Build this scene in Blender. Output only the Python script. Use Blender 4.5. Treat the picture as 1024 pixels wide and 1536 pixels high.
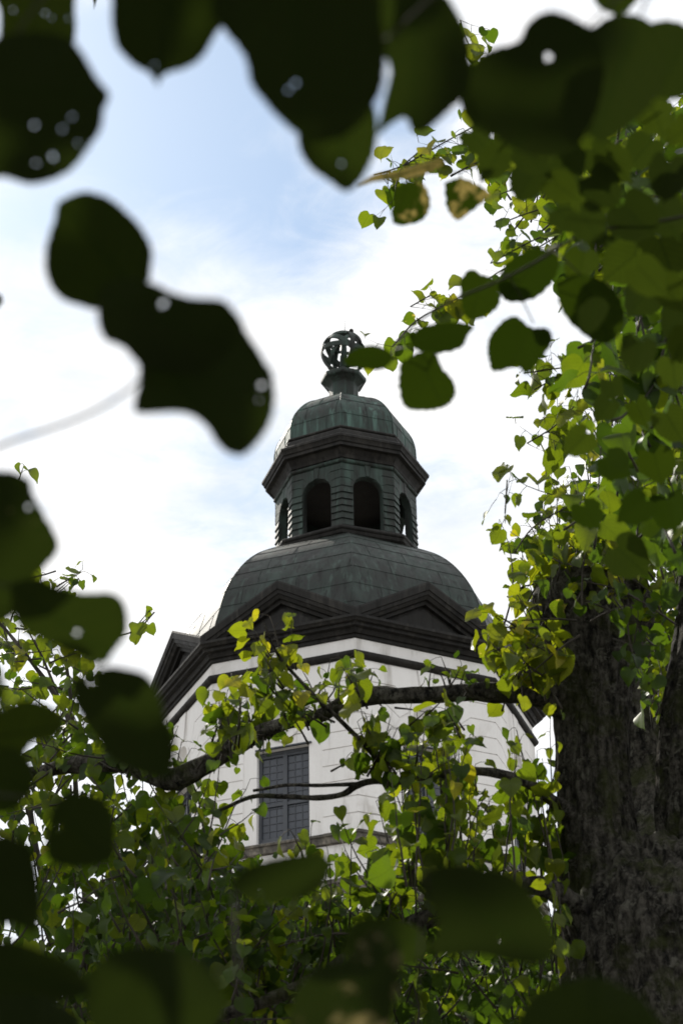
import bpy, bmesh, math, random
import numpy as np
from mathutils import Vector, Matrix, noise as mnoise
from mathutils.geometry import delaunay_2d_cdt

for o in list(bpy.data.objects): bpy.data.objects.remove(o)
sc = bpy.context.scene
COL = sc.collection
rng = np.random.default_rng(7); random.seed(7)
R = math.radians

# ------------------------------------------------------------------ camera
TILT, ROLL, FPX = 0.55261, -0.01645, 3166.4          # focal length in pixels of the 1024 x 1536 photo
CZ = 1.6
cam = bpy.data.cameras.new("camera")
cam.sensor_fit = 'VERTICAL'; cam.sensor_height = 36; cam.sensor_width = 24
cam.lens = FPX / 1536 * 36
cam.clip_start = 0.05; cam.clip_end = 3000
cam.dof.use_dof = True; cam.dof.focus_distance = 12.5; cam.dof.aperture_fstop = 8.8
camo = bpy.data.objects.new("camera", cam); COL.objects.link(camo)
camo.matrix_world = Matrix.Translation((0, 0, CZ)) @ Matrix.Rotation(math.pi/2 + TILT, 4, 'X') @ Matrix.Rotation(ROLL, 4, 'Z')
sc.camera = camo

def ray(u, v):
    c, s = math.cos(ROLL), math.sin(ROLL); du, dv = u-512, v-768
    a = c*du + s*dv; b = -s*du + c*dv
    x, y, z = a/FPX, 1.0, -b/FPX
    return Vector((x, y*math.cos(TILT) - z*math.sin(TILT), y*math.sin(TILT) + z*math.cos(TILT)))
def at(u, v, Y):                                     # point on the sight line at world depth Y
    d = ray(u, v); return Vector((0, 0, CZ)) + d*(Y/d.y)
def atd(u, v, t):                                    # point at axial depth t
    return Vector((0, 0, CZ)) + ray(u, v)*t
def to_px(P):
    x, y, z = P[0], P[1], P[2]-CZ
    yc = y*math.cos(TILT)+z*math.sin(TILT); zc = -y*math.sin(TILT)+z*math.cos(TILT)
    if yc < 0.02: return None
    u = FPX*x/yc; v = -FPX*zc/yc; c, s = math.cos(ROLL), math.sin(ROLL)
    return 512+c*u-s*v, 768+s*u+c*v, yc

# ------------------------------------------------------------------ world, sun, exposure
SUN_AZ, SUN_EL = R(-152), R(43)                      # azimuth from the direction tower -> camera
sdir = Vector((math.sin(SUN_AZ)*math.cos(SUN_EL), -math.cos(SUN_AZ)*math.cos(SUN_EL), math.sin(SUN_EL)))
w = bpy.data.worlds.new("World"); sc.world = w; w.use_nodes = True
nt = w.node_tree; N = nt.nodes; L = nt.links
N.clear()
def node(nt, typ, **kw):
    n = nt.nodes.new(typ)
    for k, v in kw.items():
        if k.startswith('i_'):
            key = k[2:]; key = int(key) if key.isdigit() else key
            n.inputs[key].default_value = v
        else: setattr(n, k, v)
    return n
sky = node(nt, 'ShaderNodeTexSky', sky_type='NISHITA', sun_disc=False, sun_elevation=SUN_EL,
           sun_rotation=math.atan2(sdir.x, sdir.y), air_density=1.0, dust_density=0.5, ozone_density=0.05)
tc = node(nt, 'ShaderNodeTexCoord')
sep = node(nt, 'ShaderNodeSeparateXYZ'); L.new(tc.outputs['Generated'], sep.inputs[0])
def math_n(nt, op, a=None, b=None, c=None, clamp=False):
    n = nt.nodes.new('ShaderNodeMath'); n.operation = op; n.use_clamp = clamp
    for i, x in enumerate((a, b, c)):
        if x is None: continue
        if hasattr(x, 'links'): nt.links.new(x, n.inputs[i])
        else: n.inputs[i].default_value = x
    return n.outputs[0]
zz = math_n(nt, 'MAXIMUM', sep.outputs[2], 0.06)
px = math_n(nt, 'DIVIDE', sep.outputs[0], zz); py = math_n(nt, 'DIVIDE', sep.outputs[1], zz)
comb = node(nt, 'ShaderNodeCombineXYZ'); L.new(px, comb.inputs[0]); L.new(py, comb.inputs[1])
n1 = node(nt, 'ShaderNodeTexNoise', i_Scale=3.4, i_Detail=9.0, i_Roughness=0.58, i_Distortion=0.35)
L.new(comb.outputs[0], n1.inputs['Vector'])
n2 = node(nt, 'ShaderNodeTexNoise', i_Scale=11.0, i_Detail=9.0, i_Roughness=0.66, i_Distortion=1.1)
L.new(comb.outputs[0], n2.inputs['Vector'])
cov = math_n(nt, 'MULTIPLY_ADD', n1.outputs[0], 1.5, -0.03)
cov = math_n(nt, 'ADD', cov, math_n(nt, 'MULTIPLY_ADD', n2.outputs[0], 0.75, -0.36))
# breaks in the cloud deck (place on the deck, radius, depth)
for (u, v, r, dep) in ((310, 240, 240, .9), (140, 120, 170, .72), (40, 330, 110, .35), (420, 60, 120, .3), (600, 180, 110, .42), (260, 730, 130, .2), (440, 380, 80, .15), (20, 330, 70, .35), (20, 640, 90, .35), (640, 690, 80, .14), (200, 650, 80, .15)):
    d = ray(u, v); cx, cy = d.x/d.z, d.y/d.z
    d2 = ray(u+r, v); rr = abs(d2.x/d2.z-cx)
    ex = math_n(nt, 'MULTIPLY', math_n(nt, 'SUBTRACT', px, cx), 1/rr)
    ey = math_n(nt, 'MULTIPLY', math_n(nt, 'SUBTRACT', py, cy), 0.8/rr)
    q = math_n(nt, 'ADD', math_n(nt, 'MULTIPLY', ex, ex), math_n(nt, 'MULTIPLY', ey, ey))
    g = math_n(nt, 'EXPONENT', math_n(nt, 'MULTIPLY', q, -1.0))
    cov = math_n(nt, 'MULTIPLY_ADD', g, -dep, cov)
ramp = node(nt, 'ShaderNodeMapRange', interpolation_type='SMOOTHSTEP')
ramp.inputs[1].default_value = -0.08; ramp.inputs[2].default_value = 0.8
L.new(cov, ramp.inputs[0])
mix = node(nt, 'ShaderNodeMix', data_type='RGBA')
wbal = node(nt, 'ShaderNodeMix', data_type='RGBA', blend_type='MULTIPLY'); wbal.inputs[0].default_value = 1   # camera white balance of the clear sky
wbal.inputs[7].default_value = (1.0, 1.1, 1.08, 1); L.new(sky.outputs[0], wbal.inputs[6])
n3 = node(nt, 'ShaderNodeTexNoise', i_Scale=5.5, i_Detail=8.0, i_Roughness=0.6, i_Distortion=0.8)
L.new(comb.outputs[0], n3.inputs['Vector'])
cr = nt.nodes.new('ShaderNodeValToRGB'); cr.color_ramp.elements[0].position = .34; cr.color_ramp.elements[1].position = .6
cr.color_ramp.elements[0].color = (6.5, 6.75, 7.05, 1); cr.color_ramp.elements[1].color = (8.3, 8.25, 8.2, 1)
L.new(n3.outputs[0], cr.inputs[0]); L.new(cr.outputs[0], mix.inputs[7])
L.new(ramp.outputs[0], mix.inputs[0]); L.new(wbal.outputs[2], mix.inputs[6])
bg = node(nt, 'ShaderNodeBackground', i_Strength=0.11)
L.new(mix.outputs[2], bg.inputs[0])
wo = node(nt, 'ShaderNodeOutputWorld'); L.new(bg.outputs[0], wo.inputs[0])

sl = bpy.data.lights.new("sun", 'SUN'); sl.energy = 3.9; sl.angle = R(0.6); sl.color = (1.0, 0.94, 0.84)
so = bpy.data.objects.new("sun", sl); COL.objects.link(so)
so.rotation_euler = sdir.to_track_quat('Z', 'Y').to_euler(); so.location = (-10, 20, 60)
sc.view_settings.view_transform = 'Standard'; sc.view_settings.look = 'None'
sc.view_settings.exposure = 0.42; sc.view_settings.gamma = 1.0
try:
    sc.cycles.use_denoising = True
    sc.cycles.max_bounces = 8; sc.cycles.transmission_bounces = 6; sc.cycles.transparent_max_bounces = 6
except Exception: pass

# ------------------------------------------------------------------ helpers
def tag(o, label, cat, group=None, kind=None):
    if label: o['label'] = label
    if cat: o['category'] = cat
    if group: o['group'] = group
    if kind: o['kind'] = kind
    return o
def empty(name, loc=(0, 0, 0)):
    o = bpy.data.objects.new(name, None); COL.objects.link(o); o.location = loc; o.empty_display_size = .3
    return o
def link(name, me, mat, parent=None):
    o = bpy.data.objects.new(name, me); COL.objects.link(o)
    if mat: me.materials.append(mat)
    if parent is not None:
        o.parent = parent
        p = parent; off = Vector((0, 0, 0))
        while p is not None: off += p.location; p = p.parent
        o.location = -off                             # meshes are written in world coordinates
    return o
class MB:
    def __init__(s): s.v = []; s.f = []; s.sm = []
    def add(s, vs, fs, smooth=False):
        b = len(s.v); s.v += [tuple(v) for v in vs]
        s.f += [tuple(b+i for i in f) for f in fs]; s.sm += [smooth]*len(fs)
    def hexa(s, p):      # 8 corners: bottom 4, top 4
        s.add(p, [(0,3,2,1),(4,5,6,7),(0,1,5,4),(1,2,6,5),(2,3,7,6),(3,0,4,7)])
    def prism(s, front, back):   # two matching loops, front one facing out
        n = len(front)
        s.add(list(front)+list(back), [tuple(range(n))] + [(i, n+i, n+(i+1) % n, (i+1) % n) for i in range(n)])
    def tube(s, pts, rad, n=8, caps=True, nz=None):
        pts = [Vector(p) for p in pts]; m = len(pts); vs = []
        up = Vector((0.13, 0.21, 1)).normalized(); prev = None
        for i, p in enumerate(pts):
            t = (pts[min(i+1, m-1)] - pts[max(i-1, 0)]).normalized()
            if prev is None:
                a = t.cross(up) if abs(t.dot(up)) < .95 else t.cross(Vector((1, 0, 0)))
            else: a = prev - t*prev.dot(t)
            a.normalize(); prev = a; b = t.cross(a)
            for k in range(n):
                an = 2*math.pi*k/n; r = rad[i]
                q = a*math.cos(an) + b*math.sin(an)
                if nz: r = r*nz(p, q, i/m)
                vs.append(p + q*r)
        fs = [(i*n+k, i*n+(k+1) % n, (i+1)*n+(k+1) % n, (i+1)*n+k) for i in range(m-1) for k in range(n)]
        if caps: fs += [tuple(range(n))[::-1], tuple(range((m-1)*n, m*n))]
        s.add(vs, fs, True)
    def build(s, name, mat, parent=None):
        me = bpy.data.meshes.new(name); me.from_pydata(s.v, [], s.f)
        me.polygons.foreach_set('use_smooth', s.sm); me.update()
        bm = bmesh.new(); bm.from_mesh(me); bmesh.ops.recalc_face_normals(bm, faces=bm.faces); bm.to_mesh(me); bm.free()
        return link(name, me, mat, parent)
def smooth_path(pts, k=6):                            # Catmull-Rom through tuples of any length
    pts = [np.array(p, float) for p in pts]; out = []
    P = [2*pts[0]-pts[1]] + pts + [2*pts[-1]-pts[-2]]
    for i in range(1, len(P)-2):
        for j in range(k):
            t = j/k; a, b, c, d = P[i-1:i+3]
            out.append(.5*((2*b)+(-a+c)*t+(2*a-5*b+4*c-d)*t*t+(-a+3*b-3*c+d)*t**3))
    out.append(pts[-1]); return out

# ------------------------------------------------------------------ materials
def new_mat(name):
    m = bpy.data.materials.new(name); m.use_nodes = True
    nt = m.node_tree; b = nt.nodes['Principled BSDF']; return m, nt, b
def noise_n(nt, scale, detail=6, rough=.55, vec=None, dist=0):
    n = node(nt, 'ShaderNodeTexNoise', i_Scale=scale, i_Detail=detail, i_Roughness=rough, i_Distortion=dist)
    if vec is not None: nt.links.new(vec, n.inputs['Vector'])
    return n.outputs[0]
def ramp_n(nt, fac, stops):
    r = nt.nodes.new('ShaderNodeValToRGB'); e = r.color_ramp.elements
    while len(e) < len(stops): e.new(.5)
    for x, (p, c) in zip(e, stops): x.position = p; x.color = (*c, 1) if len(c) == 3 else c
    nt.links.new(fac, r.inputs[0]); return r.outputs[0]
def mix_n(nt, fac, a, b):
    m = node(nt, 'ShaderNodeMix', data_type='RGBA')
    for i, x in ((0, fac), (6, a), (7, b)):
        if hasattr(x, 'links'): nt.links.new(x, m.inputs[i])
        else: m.inputs[i].default_value = x if i == 0 else (*x, 1)
    return m.outputs[2]
def mapped(nt, scale):
    t = nt.nodes.new('ShaderNodeTexCoord'); m = node(nt, 'ShaderNodeMapping', i_Scale=scale)
    nt.links.new(t.outputs['Object'], m.inputs[0]); return m.outputs[0]
def bump(nt, b, h, strength, dist):
    n = node(nt, 'ShaderNodeBump', i_Strength=strength, i_Distance=dist)
    nt.links.new(h, n.inputs['Height']); nt.links.new(n.outputs[0], b.inputs['Normal'])

def copper(name, dark, green, amount, rough):
    m, nt, b = new_mat(name)
    st = noise_n(nt, 1.0, 7, .62, mapped(nt, (2.6, 2.6, .55)))
    fine = noise_n(nt, 6.0, 8, .65, mapped(nt, (1, 1, .5)))
    f = math_n(nt, 'ADD', math_n(nt, 'MULTIPLY', st, .75), math_n(nt, 'MULTIPLY', fine, .25))
    c = ramp_n(nt, f, [(.36, dark), (.36+.12/amount, tuple((a+b_)/2*.9 for a, b_ in zip(dark, green))), (min(.95, .36+.26/amount), green)])
    big = noise_n(nt, .55, 3, .5, mapped(nt, (1, 1, 1)))
    c = mix_n(nt, ramp_n(nt, big, [(.4, (0, 0, 0)), (.65, (.6, .6, .6))]), c, tuple(x*.75+.008 for x in dark))
    stk = noise_n(nt, 1.0, 6, .6, mapped(nt, (5.5, 5.5, .45)), .3)
    c = mix_n(nt, ramp_n(nt, stk, [(.55, (0, 0, 0)), (.66, (.75*amount,)*3)]), c, tuple(x*1.35 for x in green))
    drk = noise_n(nt, 1.0, 6, .6, mapped(nt, (7.5, 7.5, .6)), .3)
    c = mix_n(nt, ramp_n(nt, drk, [(.54, (0, 0, 0)), (.66, (.85,)*3)]), c, tuple(x*.6 for x in dark))
    nt.links.new(c, b.inputs['Base Color'])
    b.inputs['Specular IOR Level'].default_value = .18
    nt.links.new(ramp_n(nt, fine, [(.3, (rough-.1,)*3), (.7, (rough+.15,)*3)]), b.inputs['Roughness'])
    bump(nt, b, math_n(nt, 'ADD', fine, big), .35, .02)
    return m
M_dome = copper("dark weathered copper", (.017, .018, .0165), (.04, .06, .051), .85, .5)
M_green = copper("green copper", (.022, .0235, .021), (.062, .112, .094), 1.05, .55)
M_lant = copper("lantern copper", (.02, .0205, .018), (.046, .075, .063), .9, .55)
M_tar = copper("dark cornice", (.010, .0095, .0085), (.034, .032, .028), .8, .6)

M_wall, nt, b = new_mat("white lime plaster")
st = noise_n(nt, 1.0, 8, .65, mapped(nt, (2.2, 2.2, .35)))
bl = noise_n(nt, .8, 6, .6, mapped(nt, (1, 1, 1)), .4)
c = ramp_n(nt, st, [(.3, (.48, .46, .43)), (.43, (.75, .735, .715)), (.75, (.84, .83, .815))])
c = mix_n(nt, ramp_n(nt, bl, [(.58, (0, 0, 0)), (.70, (.6, .6, .6))]), c, (.52, .49, .45))
nt.links.new(c, b.inputs['Base Color']); b.inputs['Roughness'].default_value = .9
bump(nt, b, noise_n(nt, 9, 8, .7, mapped(nt, (1, 1, 1))), .4, .02)
M_dirt, nt, b = new_mat("dirty joint"); b.inputs['Roughness'].default_value = .95
nt.links.new(ramp_n(nt, noise_n(nt, 5, 5), [(.3, (.3, .27, .22)), (.7, (.46, .42, .36))]), b.inputs['Base Color'])
M_stone, nt, b = new_mat("lichen stained stone"); b.inputs['Roughness'].default_value = .9
f = noise_n(nt, 3.5, 9, .7, mapped(nt, (1, 1, 1)))
nt.links.new(ramp_n(nt, f, [(.35, (.03, .028, .024)), (.52, (.1, .09, .075)), (.7, (.26, .23, .18))]), b.inputs['Base Color'])
bump(nt, b, f, .6, .03)
M_frame, nt, b = new_mat("blue grey paint"); b.inputs['Roughness'].default_value = .5
nt.links.new(ramp_n(nt, noise_n(nt, 4, 5), [(.3, (.038, .043, .052)), (.7, (.06, .067, .078))]), b.inputs['Base Color'])
M_glass, nt, b = new_mat("old window glass"); b.inputs['Roughness'].default_value = .25
nt.links.new(ramp_n(nt, noise_n(nt, 2.5, 3), [(.3, (.03, .036, .047)), (.7, (.052, .06, .075))]), b.inputs['Base Color'])
bump(nt, b, noise_n(nt, 7, 2), .25, .02)
M_dark, nt, b = new_mat("dark interior wood"); b.inputs['Roughness'].default_value = .9
nt.links.new(ramp_n(nt, noise_n(nt, 6, 5), [(.3, (.012, .01, .009)), (.7, (.03, .026, .022))]), b.inputs['Base Color'])

M_bark, nt, b = new_mat("linden bark")
v1 = mapped(nt, (42, 42, 30)); v2 = mapped(nt, (1, 1, 1))
ridge = noise_n(nt, 1.3, 10, .72, v1, .12)
furrow = noise_n(nt, 1.0, 8, .62, mapped(nt, (38, 38, 9)), .25)
ridge = math_n(nt, 'ADD', math_n(nt, 'MULTIPLY', ridge, .55), math_n(nt, 'MULTIPLY', furrow, .45))
patch = noise_n(nt, 26.0, 8, .7, v2, .6)
moss = noise_n(nt, 7.0, 7, .68, v2)
c = ramp_n(nt, ridge, [(.42, (.006, .0055, .0045)), (.49, (.045, .041, .033)), (.58, (.13, .12, .10))])
c = mix_n(nt, ramp_n(nt, patch, [(.56, (0, 0, 0)), (.61, (.8, .8, .8))]), c, (.17, .165, .135))
c = mix_n(nt, ramp_n(nt, moss, [(.5, (0, 0, 0)), (.62, (.8, .8, .8))]), c, (.046, .054, .014))
nt.links.new(c, b.inputs['Base Color']); b.inputs['Roughness'].default_value = .95; b.inputs['Specular IOR Level'].default_value = .2
bump(nt, b, math_n(nt, 'ADD', ridge, math_n(nt, 'MULTIPLY', patch, .6)), 1.0, .05)
M_twig, nt, b = new_mat("twig bark"); b.inputs['Roughness'].default_value = .8
nt.links.new(ramp_n(nt, noise_n(nt, 40, 4), [(.3, (.02, .016, .011)), (.7, (.05, .04, .027))]), b.inputs['Base Color'])

def leaf_mat(name, stops, trans_gain, tmix, spots=False, vein=.35, spec=.22):
    """stops: colour by the per leaf tint attribute; upper side reflects, light passes through"""
    m, nt, b = new_mat(name)
    at_ = node(nt, 'ShaderNodeAttribute', attribute_name='tint')
    sp = nt.nodes.new('ShaderNodeSeparateColor'); nt.links.new(at_.outputs['Color'], sp.inputs[0])
    c = ramp_n(nt, sp.outputs[0], stops)
    uvn = nt.nodes.new('ShaderNodeUVMap'); uvn.uv_map = 'UVMap'
    s2 = nt.nodes.new('ShaderNodeSeparateXYZ'); nt.links.new(uvn.outputs[0], s2.inputs[0])
    au = math_n(nt, 'ABSOLUTE', s2.outputs[0])
    mid = math_n(nt, 'LESS_THAN', au, .018)
    ph = math_n(nt, 'FRACT', math_n(nt, 'MULTIPLY', math_n(nt, 'SUBTRACT', s2.outputs[1], math_n(nt, 'MULTIPLY', au, .75)), 6.5))
    lat = math_n(nt, 'LESS_THAN', ph, .09)
    vn = math_n(nt, 'MAXIMUM', mid, lat)
    nz = noise_n(nt, 26, 4, .6, mapped(nt, (1, 1, 1)))
    c = mix_n(nt, math_n(nt, 'MULTIPLY', nz, .5), c, (.02, .035, .006))
    if spots:
        br = noise_n(nt, 38, 5, .65, mapped(nt, (1, 1, 1)))
        thr = math_n(nt, 'SUBTRACT', br, math_n(nt, 'MULTIPLY_ADD', sp.outputs[1], -.5, .82))
        k = math_n(nt, 'MULTIPLY', thr, 12, clamp=True)
        c = mix_n(nt, k, c, (.3, .235, .17))
    cv = mix_n(nt, math_n(nt, 'MULTIPLY', vn, vein), c, (.02, .035, .008))
    nt.links.new(cv, b.inputs['Base Color'])
    b.inputs['Roughness'].default_value = .5; b.inputs['Specular IOR Level'].default_value = spec
    tr = nt.nodes.new('ShaderNodeBsdfTranslucent')
    g = node(nt, 'ShaderNodeMix', data_type='RGBA', blend_type='MULTIPLY'); g.inputs[0].default_value = 1
    nt.links.new(cv, g.inputs[6]); g.inputs[7].default_value = (*trans_gain, 1)
    nt.links.new(g.outputs[2], tr.inputs[0])
    ms = nt.nodes.new('ShaderNodeMixShader'); ms.inputs[0].default_value = tmix
    nt.links.new(b.outputs[0], ms.inputs[1]); nt.links.new(tr.outputs[0], ms.inputs[2])
    nt.links.new(ms.outputs[0], nt.nodes['Material Output'].inputs[0])
    return m
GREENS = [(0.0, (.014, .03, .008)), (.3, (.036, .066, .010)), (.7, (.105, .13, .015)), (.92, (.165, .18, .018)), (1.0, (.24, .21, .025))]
M_leaf = leaf_mat("linden leaf", GREENS, (3.15, 3.05, .7), .5, True)
M_deep = leaf_mat("linden leaf darkened for shade", [(0, (.022, .031, .010)), (.5, (.037, .055, .011)), (1, (.085, .12, .014))], (.8, .84, .4), .42, True, .6, .12)  # darker copy of the linden leaf, deep shade put into its colour
M_mid = leaf_mat("linden leaf half darkened for shade", [(0, (.011, .021, .005)), (.5, (.023, .043, .006)), (1, (.048, .074, .009))], (.85, .85, .3), .45, True, .6, .08)  # in-between copy of the linden leaf, partial shade put into its colour

# ------------------------------------------------------------------ ground
g = MB()
g.add([(-1500, -1500, 0), (1500, -1500, 0), (1500, 1500, 0), (-1500, 1500, 0)], [(0, 1, 2, 3)])
M_grass, nt, b = new_mat("churchyard gravel"); b.inputs['Roughness'].default_value = .95
f = noise_n(nt, .6, 8, .65, mapped(nt, (1, 1, 1)))
nt.links.new(ramp_n(nt, f, [(.3, (.10, .095, .085)), (.6, (.17, .16, .145)), (.75, (.09, .1, .05))]), b.inputs['Base Color'])
tag(g.build("ground", M_grass), None, None, kind='structure')

# ------------------------------------------------------------------ church tower
AX, AY, PHI = .0333, 51.163, .05008
LX, LPHI = AX + .0895, PHI - .1023
T8 = math.tan(math.pi/8); C8 = math.cos(math.pi/8)
def fpt(face, ap, s, z, lant=False):                  # face index (centre angle), apothem, along face, z above the eye
    a = (LPHI if lant else PHI) + face*math.pi/4
    return Vector(((LX if lant else AX) + ap*math.sin(a) + s*math.cos(a), AY - ap*math.cos(a) + s*math.sin(a), z + CZ))
FACES = [k+.5 for k in range(-4, 4)]
def sweep(mb, prof, lant=False, smooth=False):        # prof: (vertex radius, z) swept round the octagon
    for f in FACES:
        vs = []
        for r, z in prof:
            ap = r*C8; vs += [fpt(f, ap, -ap*T8, z, lant), fpt(f, ap, ap*T8, z, lant)]
        mb.add(vs, [(2*i, 2*i+1, 2*i+3, 2*i+2) for i in range(len(prof)-1)], smooth)
def block(mb, f, ap, poly, d, lant=False):            # a stone standing d proud of apothem ap
    mb.prism([fpt(f, ap+d, s, z, lant) for s, z in poly], [fpt(f, ap-.01, s, z, lant) for s, z in poly])
def bar(mb, f, ap, s0, s1, z0, z1, d, lant=False, back=.01):
    block_ = [(s0, z0), (s1, z0), (s1, z1), (s0, z1)]
    mb.prism([fpt(f, ap+d, s, z, lant) for s, z in block_], [fpt(f, ap-back, s, z, lant) for s, z in block_])

tower = empty("church_tower", (AX, AY, 0))
tag(tower, "white octagonal church tower with dark pediments, copper dome, open lantern and armillary sphere", "church tower")
AP = 5*C8; HW = AP*T8
WIN = (-.68, .68, 19.72, 22.14)                        # window opening on each face
wall = MB()
for f in FACES:
    s0, s1, z0, z1 = WIN
    def q(a, b_, c_, d): wall.add([fpt(f, AP, a, c_), fpt(f, AP, b_, c_), fpt(f, AP, b_, d), fpt(f, AP, a, d)], [(0, 1, 2, 3)])
    q(-HW, s0, -CZ-.2, 25.0); q(s1, HW, -CZ-.2, 25.0); q(s0, s1, -CZ-.2, z0)
    # above the window with a round niche
    nr, nc = .40, (0.0, 22.86); n = 28
    circ = [(nc[0]+nr*math.cos(2*math.pi*i/n), nc[1]+1.15*nr*math.sin(2*math.pi*i/n)) for i in range(n)]
    rect = []
    for i in range(n):
        cx, cz = math.cos(2*math.pi*i/n), math.sin(2*math.pi*i/n)
        k = min(.68/abs(cx) if abs(cx) > 1e-6 else 9, (.72 if cz < 0 else .9)/abs(cz) if abs(cz) > 1e-6 else 9)
        rect.append((cx*k, nc[1]+cz*k))
    vs = [fpt(f, AP, *p) for p in circ] + [fpt(f, AP, *p) for p in rect]
    wall.add(vs, [(i, (i+1) % n, n+(i+1) % n, n+i) for i in range(n)])
    for (ca, cb) in ((( -.68, 22.14), None),): pass
    for sx in (-1, 1):
        for zc_ in (22.14, 23.76):
            near = sorted(rect, key=lambda p: (p[0]-sx*.68)**2+(p[1]-zc_)**2)[:2]
            wall.add([fpt(f, AP, *near[0]), fpt(f, AP, *near[1]), fpt(f, AP, sx*.68, zc_)], [(0, 1, 2)])
    q(-.68, .68, 23.76, 25.0)
    rings = [(1, 0), (.97, -.10), (.8, -.2), (.45, -.28), (.02, -.3)]   # concave niche
    vs = [fpt(f, AP+d, nc[0]+(p[0]-nc[0])*k, nc[1]+(p[1]-nc[1])*k) for k, d in rings for p in circ]
    wall.add(vs, [(r*n+i, r*n+(i+1) % n, (r+1)*n+(i+1) % n, (r+1)*n+i) for r in range(4) for i in range(n)], True)
    vs = [fpt(f, AP+.045, nc[0]+(p[0]-nc[0])*k, nc[1]+(p[1]-nc[1])*k) for k in (1.0, 1.2) for p in circ] + [fpt(f, AP-.005, nc[0]+(p[0]-nc[0])*k, nc[1]+(p[1]-nc[1])*k) for k in (1.0, 1.2) for p in circ]
    wall.add(vs, [(i, (i+1) % n, n+(i+1) % n, n+i) for i in range(n)] + [(n+i, n+(i+1) % n, 3*n+(i+1) % n, 3*n+i) for i in range(n)] + [(i, (i+1) % n, 2*n+(i+1) % n, 2*n+i) for i in range(n)])
    # reveals
    dpt = .22
    for a, b_ in (((s0, z0), (s1, z0)), ((s1, z0), (s1, z1)), ((s1, z1), (s0, z1)), ((s0, z1), (s0, z0))):
        wall.add([fpt(f, AP, *a), fpt(f, AP, *b_), fpt(f, AP-dpt, *b_), fpt(f, AP-dpt, *a)], [(0, 1, 2, 3)])
    # rusticated courses wrapping the corners, bending into voussoirs above the window
    G = .015; D = .03
    zs = [19.70 + .435*i for i in range(7)]
    for sg in (-1, 1):
        e = sg*(AP+D)*T8
        for i in range(6):
            block(wall, f, AP, [(sg*1.03, zs[i]+G), (e, zs[i]+G), (e, zs[i+1]-G), (sg*1.03, zs[i+1]-G)], D)
        C = (0, 22.2); lines = [[(e, zs[6]), (1.03*sg, zs[6])]]
        for zk, s1k in ((22.75, 1.5), (23.2, 1.22), (23.66, .86), (24.22, .26)):
            a = math.atan2(zk-C[1], s1k); r0 = .98 if zk < 24 else 1.25
            lines.append([(e, zk), (sg*s1k, zk), (sg*r0*math.cos(a), C[1]+r0*math.sin(a))])
        for a, b_ in zip(lines[:-1], lines[1:]):
            P = [(x, z+G) for x, z in a] + [(x, z-G) for x, z in b_][::-1]
            if a is lines[0]: P = [(x, z+G) for x, z in a] + [(lines[1][2][0], lines[1][2][1]-G), (lines[1][1][0], lines[1][1][1]-G), (e, lines[1][1][1]-G)]
            block(wall, f, AP, P, D)
    block(wall, f, AP, [(-.12, 23.5), (.12, 23.5), (.22, 24.22), (-.22, 24.22)], .05)
    # lower plain courses
    for sg in (-1, 1):
        e = sg*(AP+D)*T8
        for i in range(14):
            z_ = 18.05 - .9*i
            block(wall, f, AP, [(sg*1.03, z_-.9+G), (e, z_-.9+G), (e, z_-G), (sg*1.03, z_-G)], D)
wall_o = wall.build("wall", M_wall, tower)
def torus_prof(r, z, b_, h, n=8, z_in=.0):
    return [(r, z-h)] + [(r + b_*math.cos(t), z+h*math.sin(t)) for t in [(-.5+i/n)*math.pi for i in range(n+1)]] + [(r, z+h)]
mb = MB(); sweep(mb, [(5.02, 24.24)] + [(5.03+.12*math.cos(t), 24.36+.1*math.sin(t)) for t in [(-.5+i/8)*math.pi for i in range(9)]] + [(5.02, 24.48)]); mb.build("string_course", M_tar, tower)
mb = MB(); sweep(mb, [(5.0, 19.40), (5.10, 19.42), (5.10, 19.58), (5.14, 19.6), (5.14, 19.66), (5.0, 19.69)]); mb.build("sill_course", M_stone, tower)
mb = MB(); sweep(mb, [(5.0, 18.1), (5.16, 18.15), (5.16, 18.35), (5.22, 18.37), (5.22, 18.47), (5.0, 18.55)]); mb.build("lower_course", M_stone, tower)
mb = MB(); sweep(mb, [(4.98, 24.80), (5.06, 24.82), (5.06, 24.90), (5.12, 24.91), (5.16, 24.99), (5.17, 25.03), (5.30, 25.035), (5.30, 25.12), (5.38, 25.125), (5.41, 25.17), (5.45, 25.2), (5.45, 25.27), (5.42, 25.28), (4.7, 25.42)])
mb.build("cornice", M_tar, tower)
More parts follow.
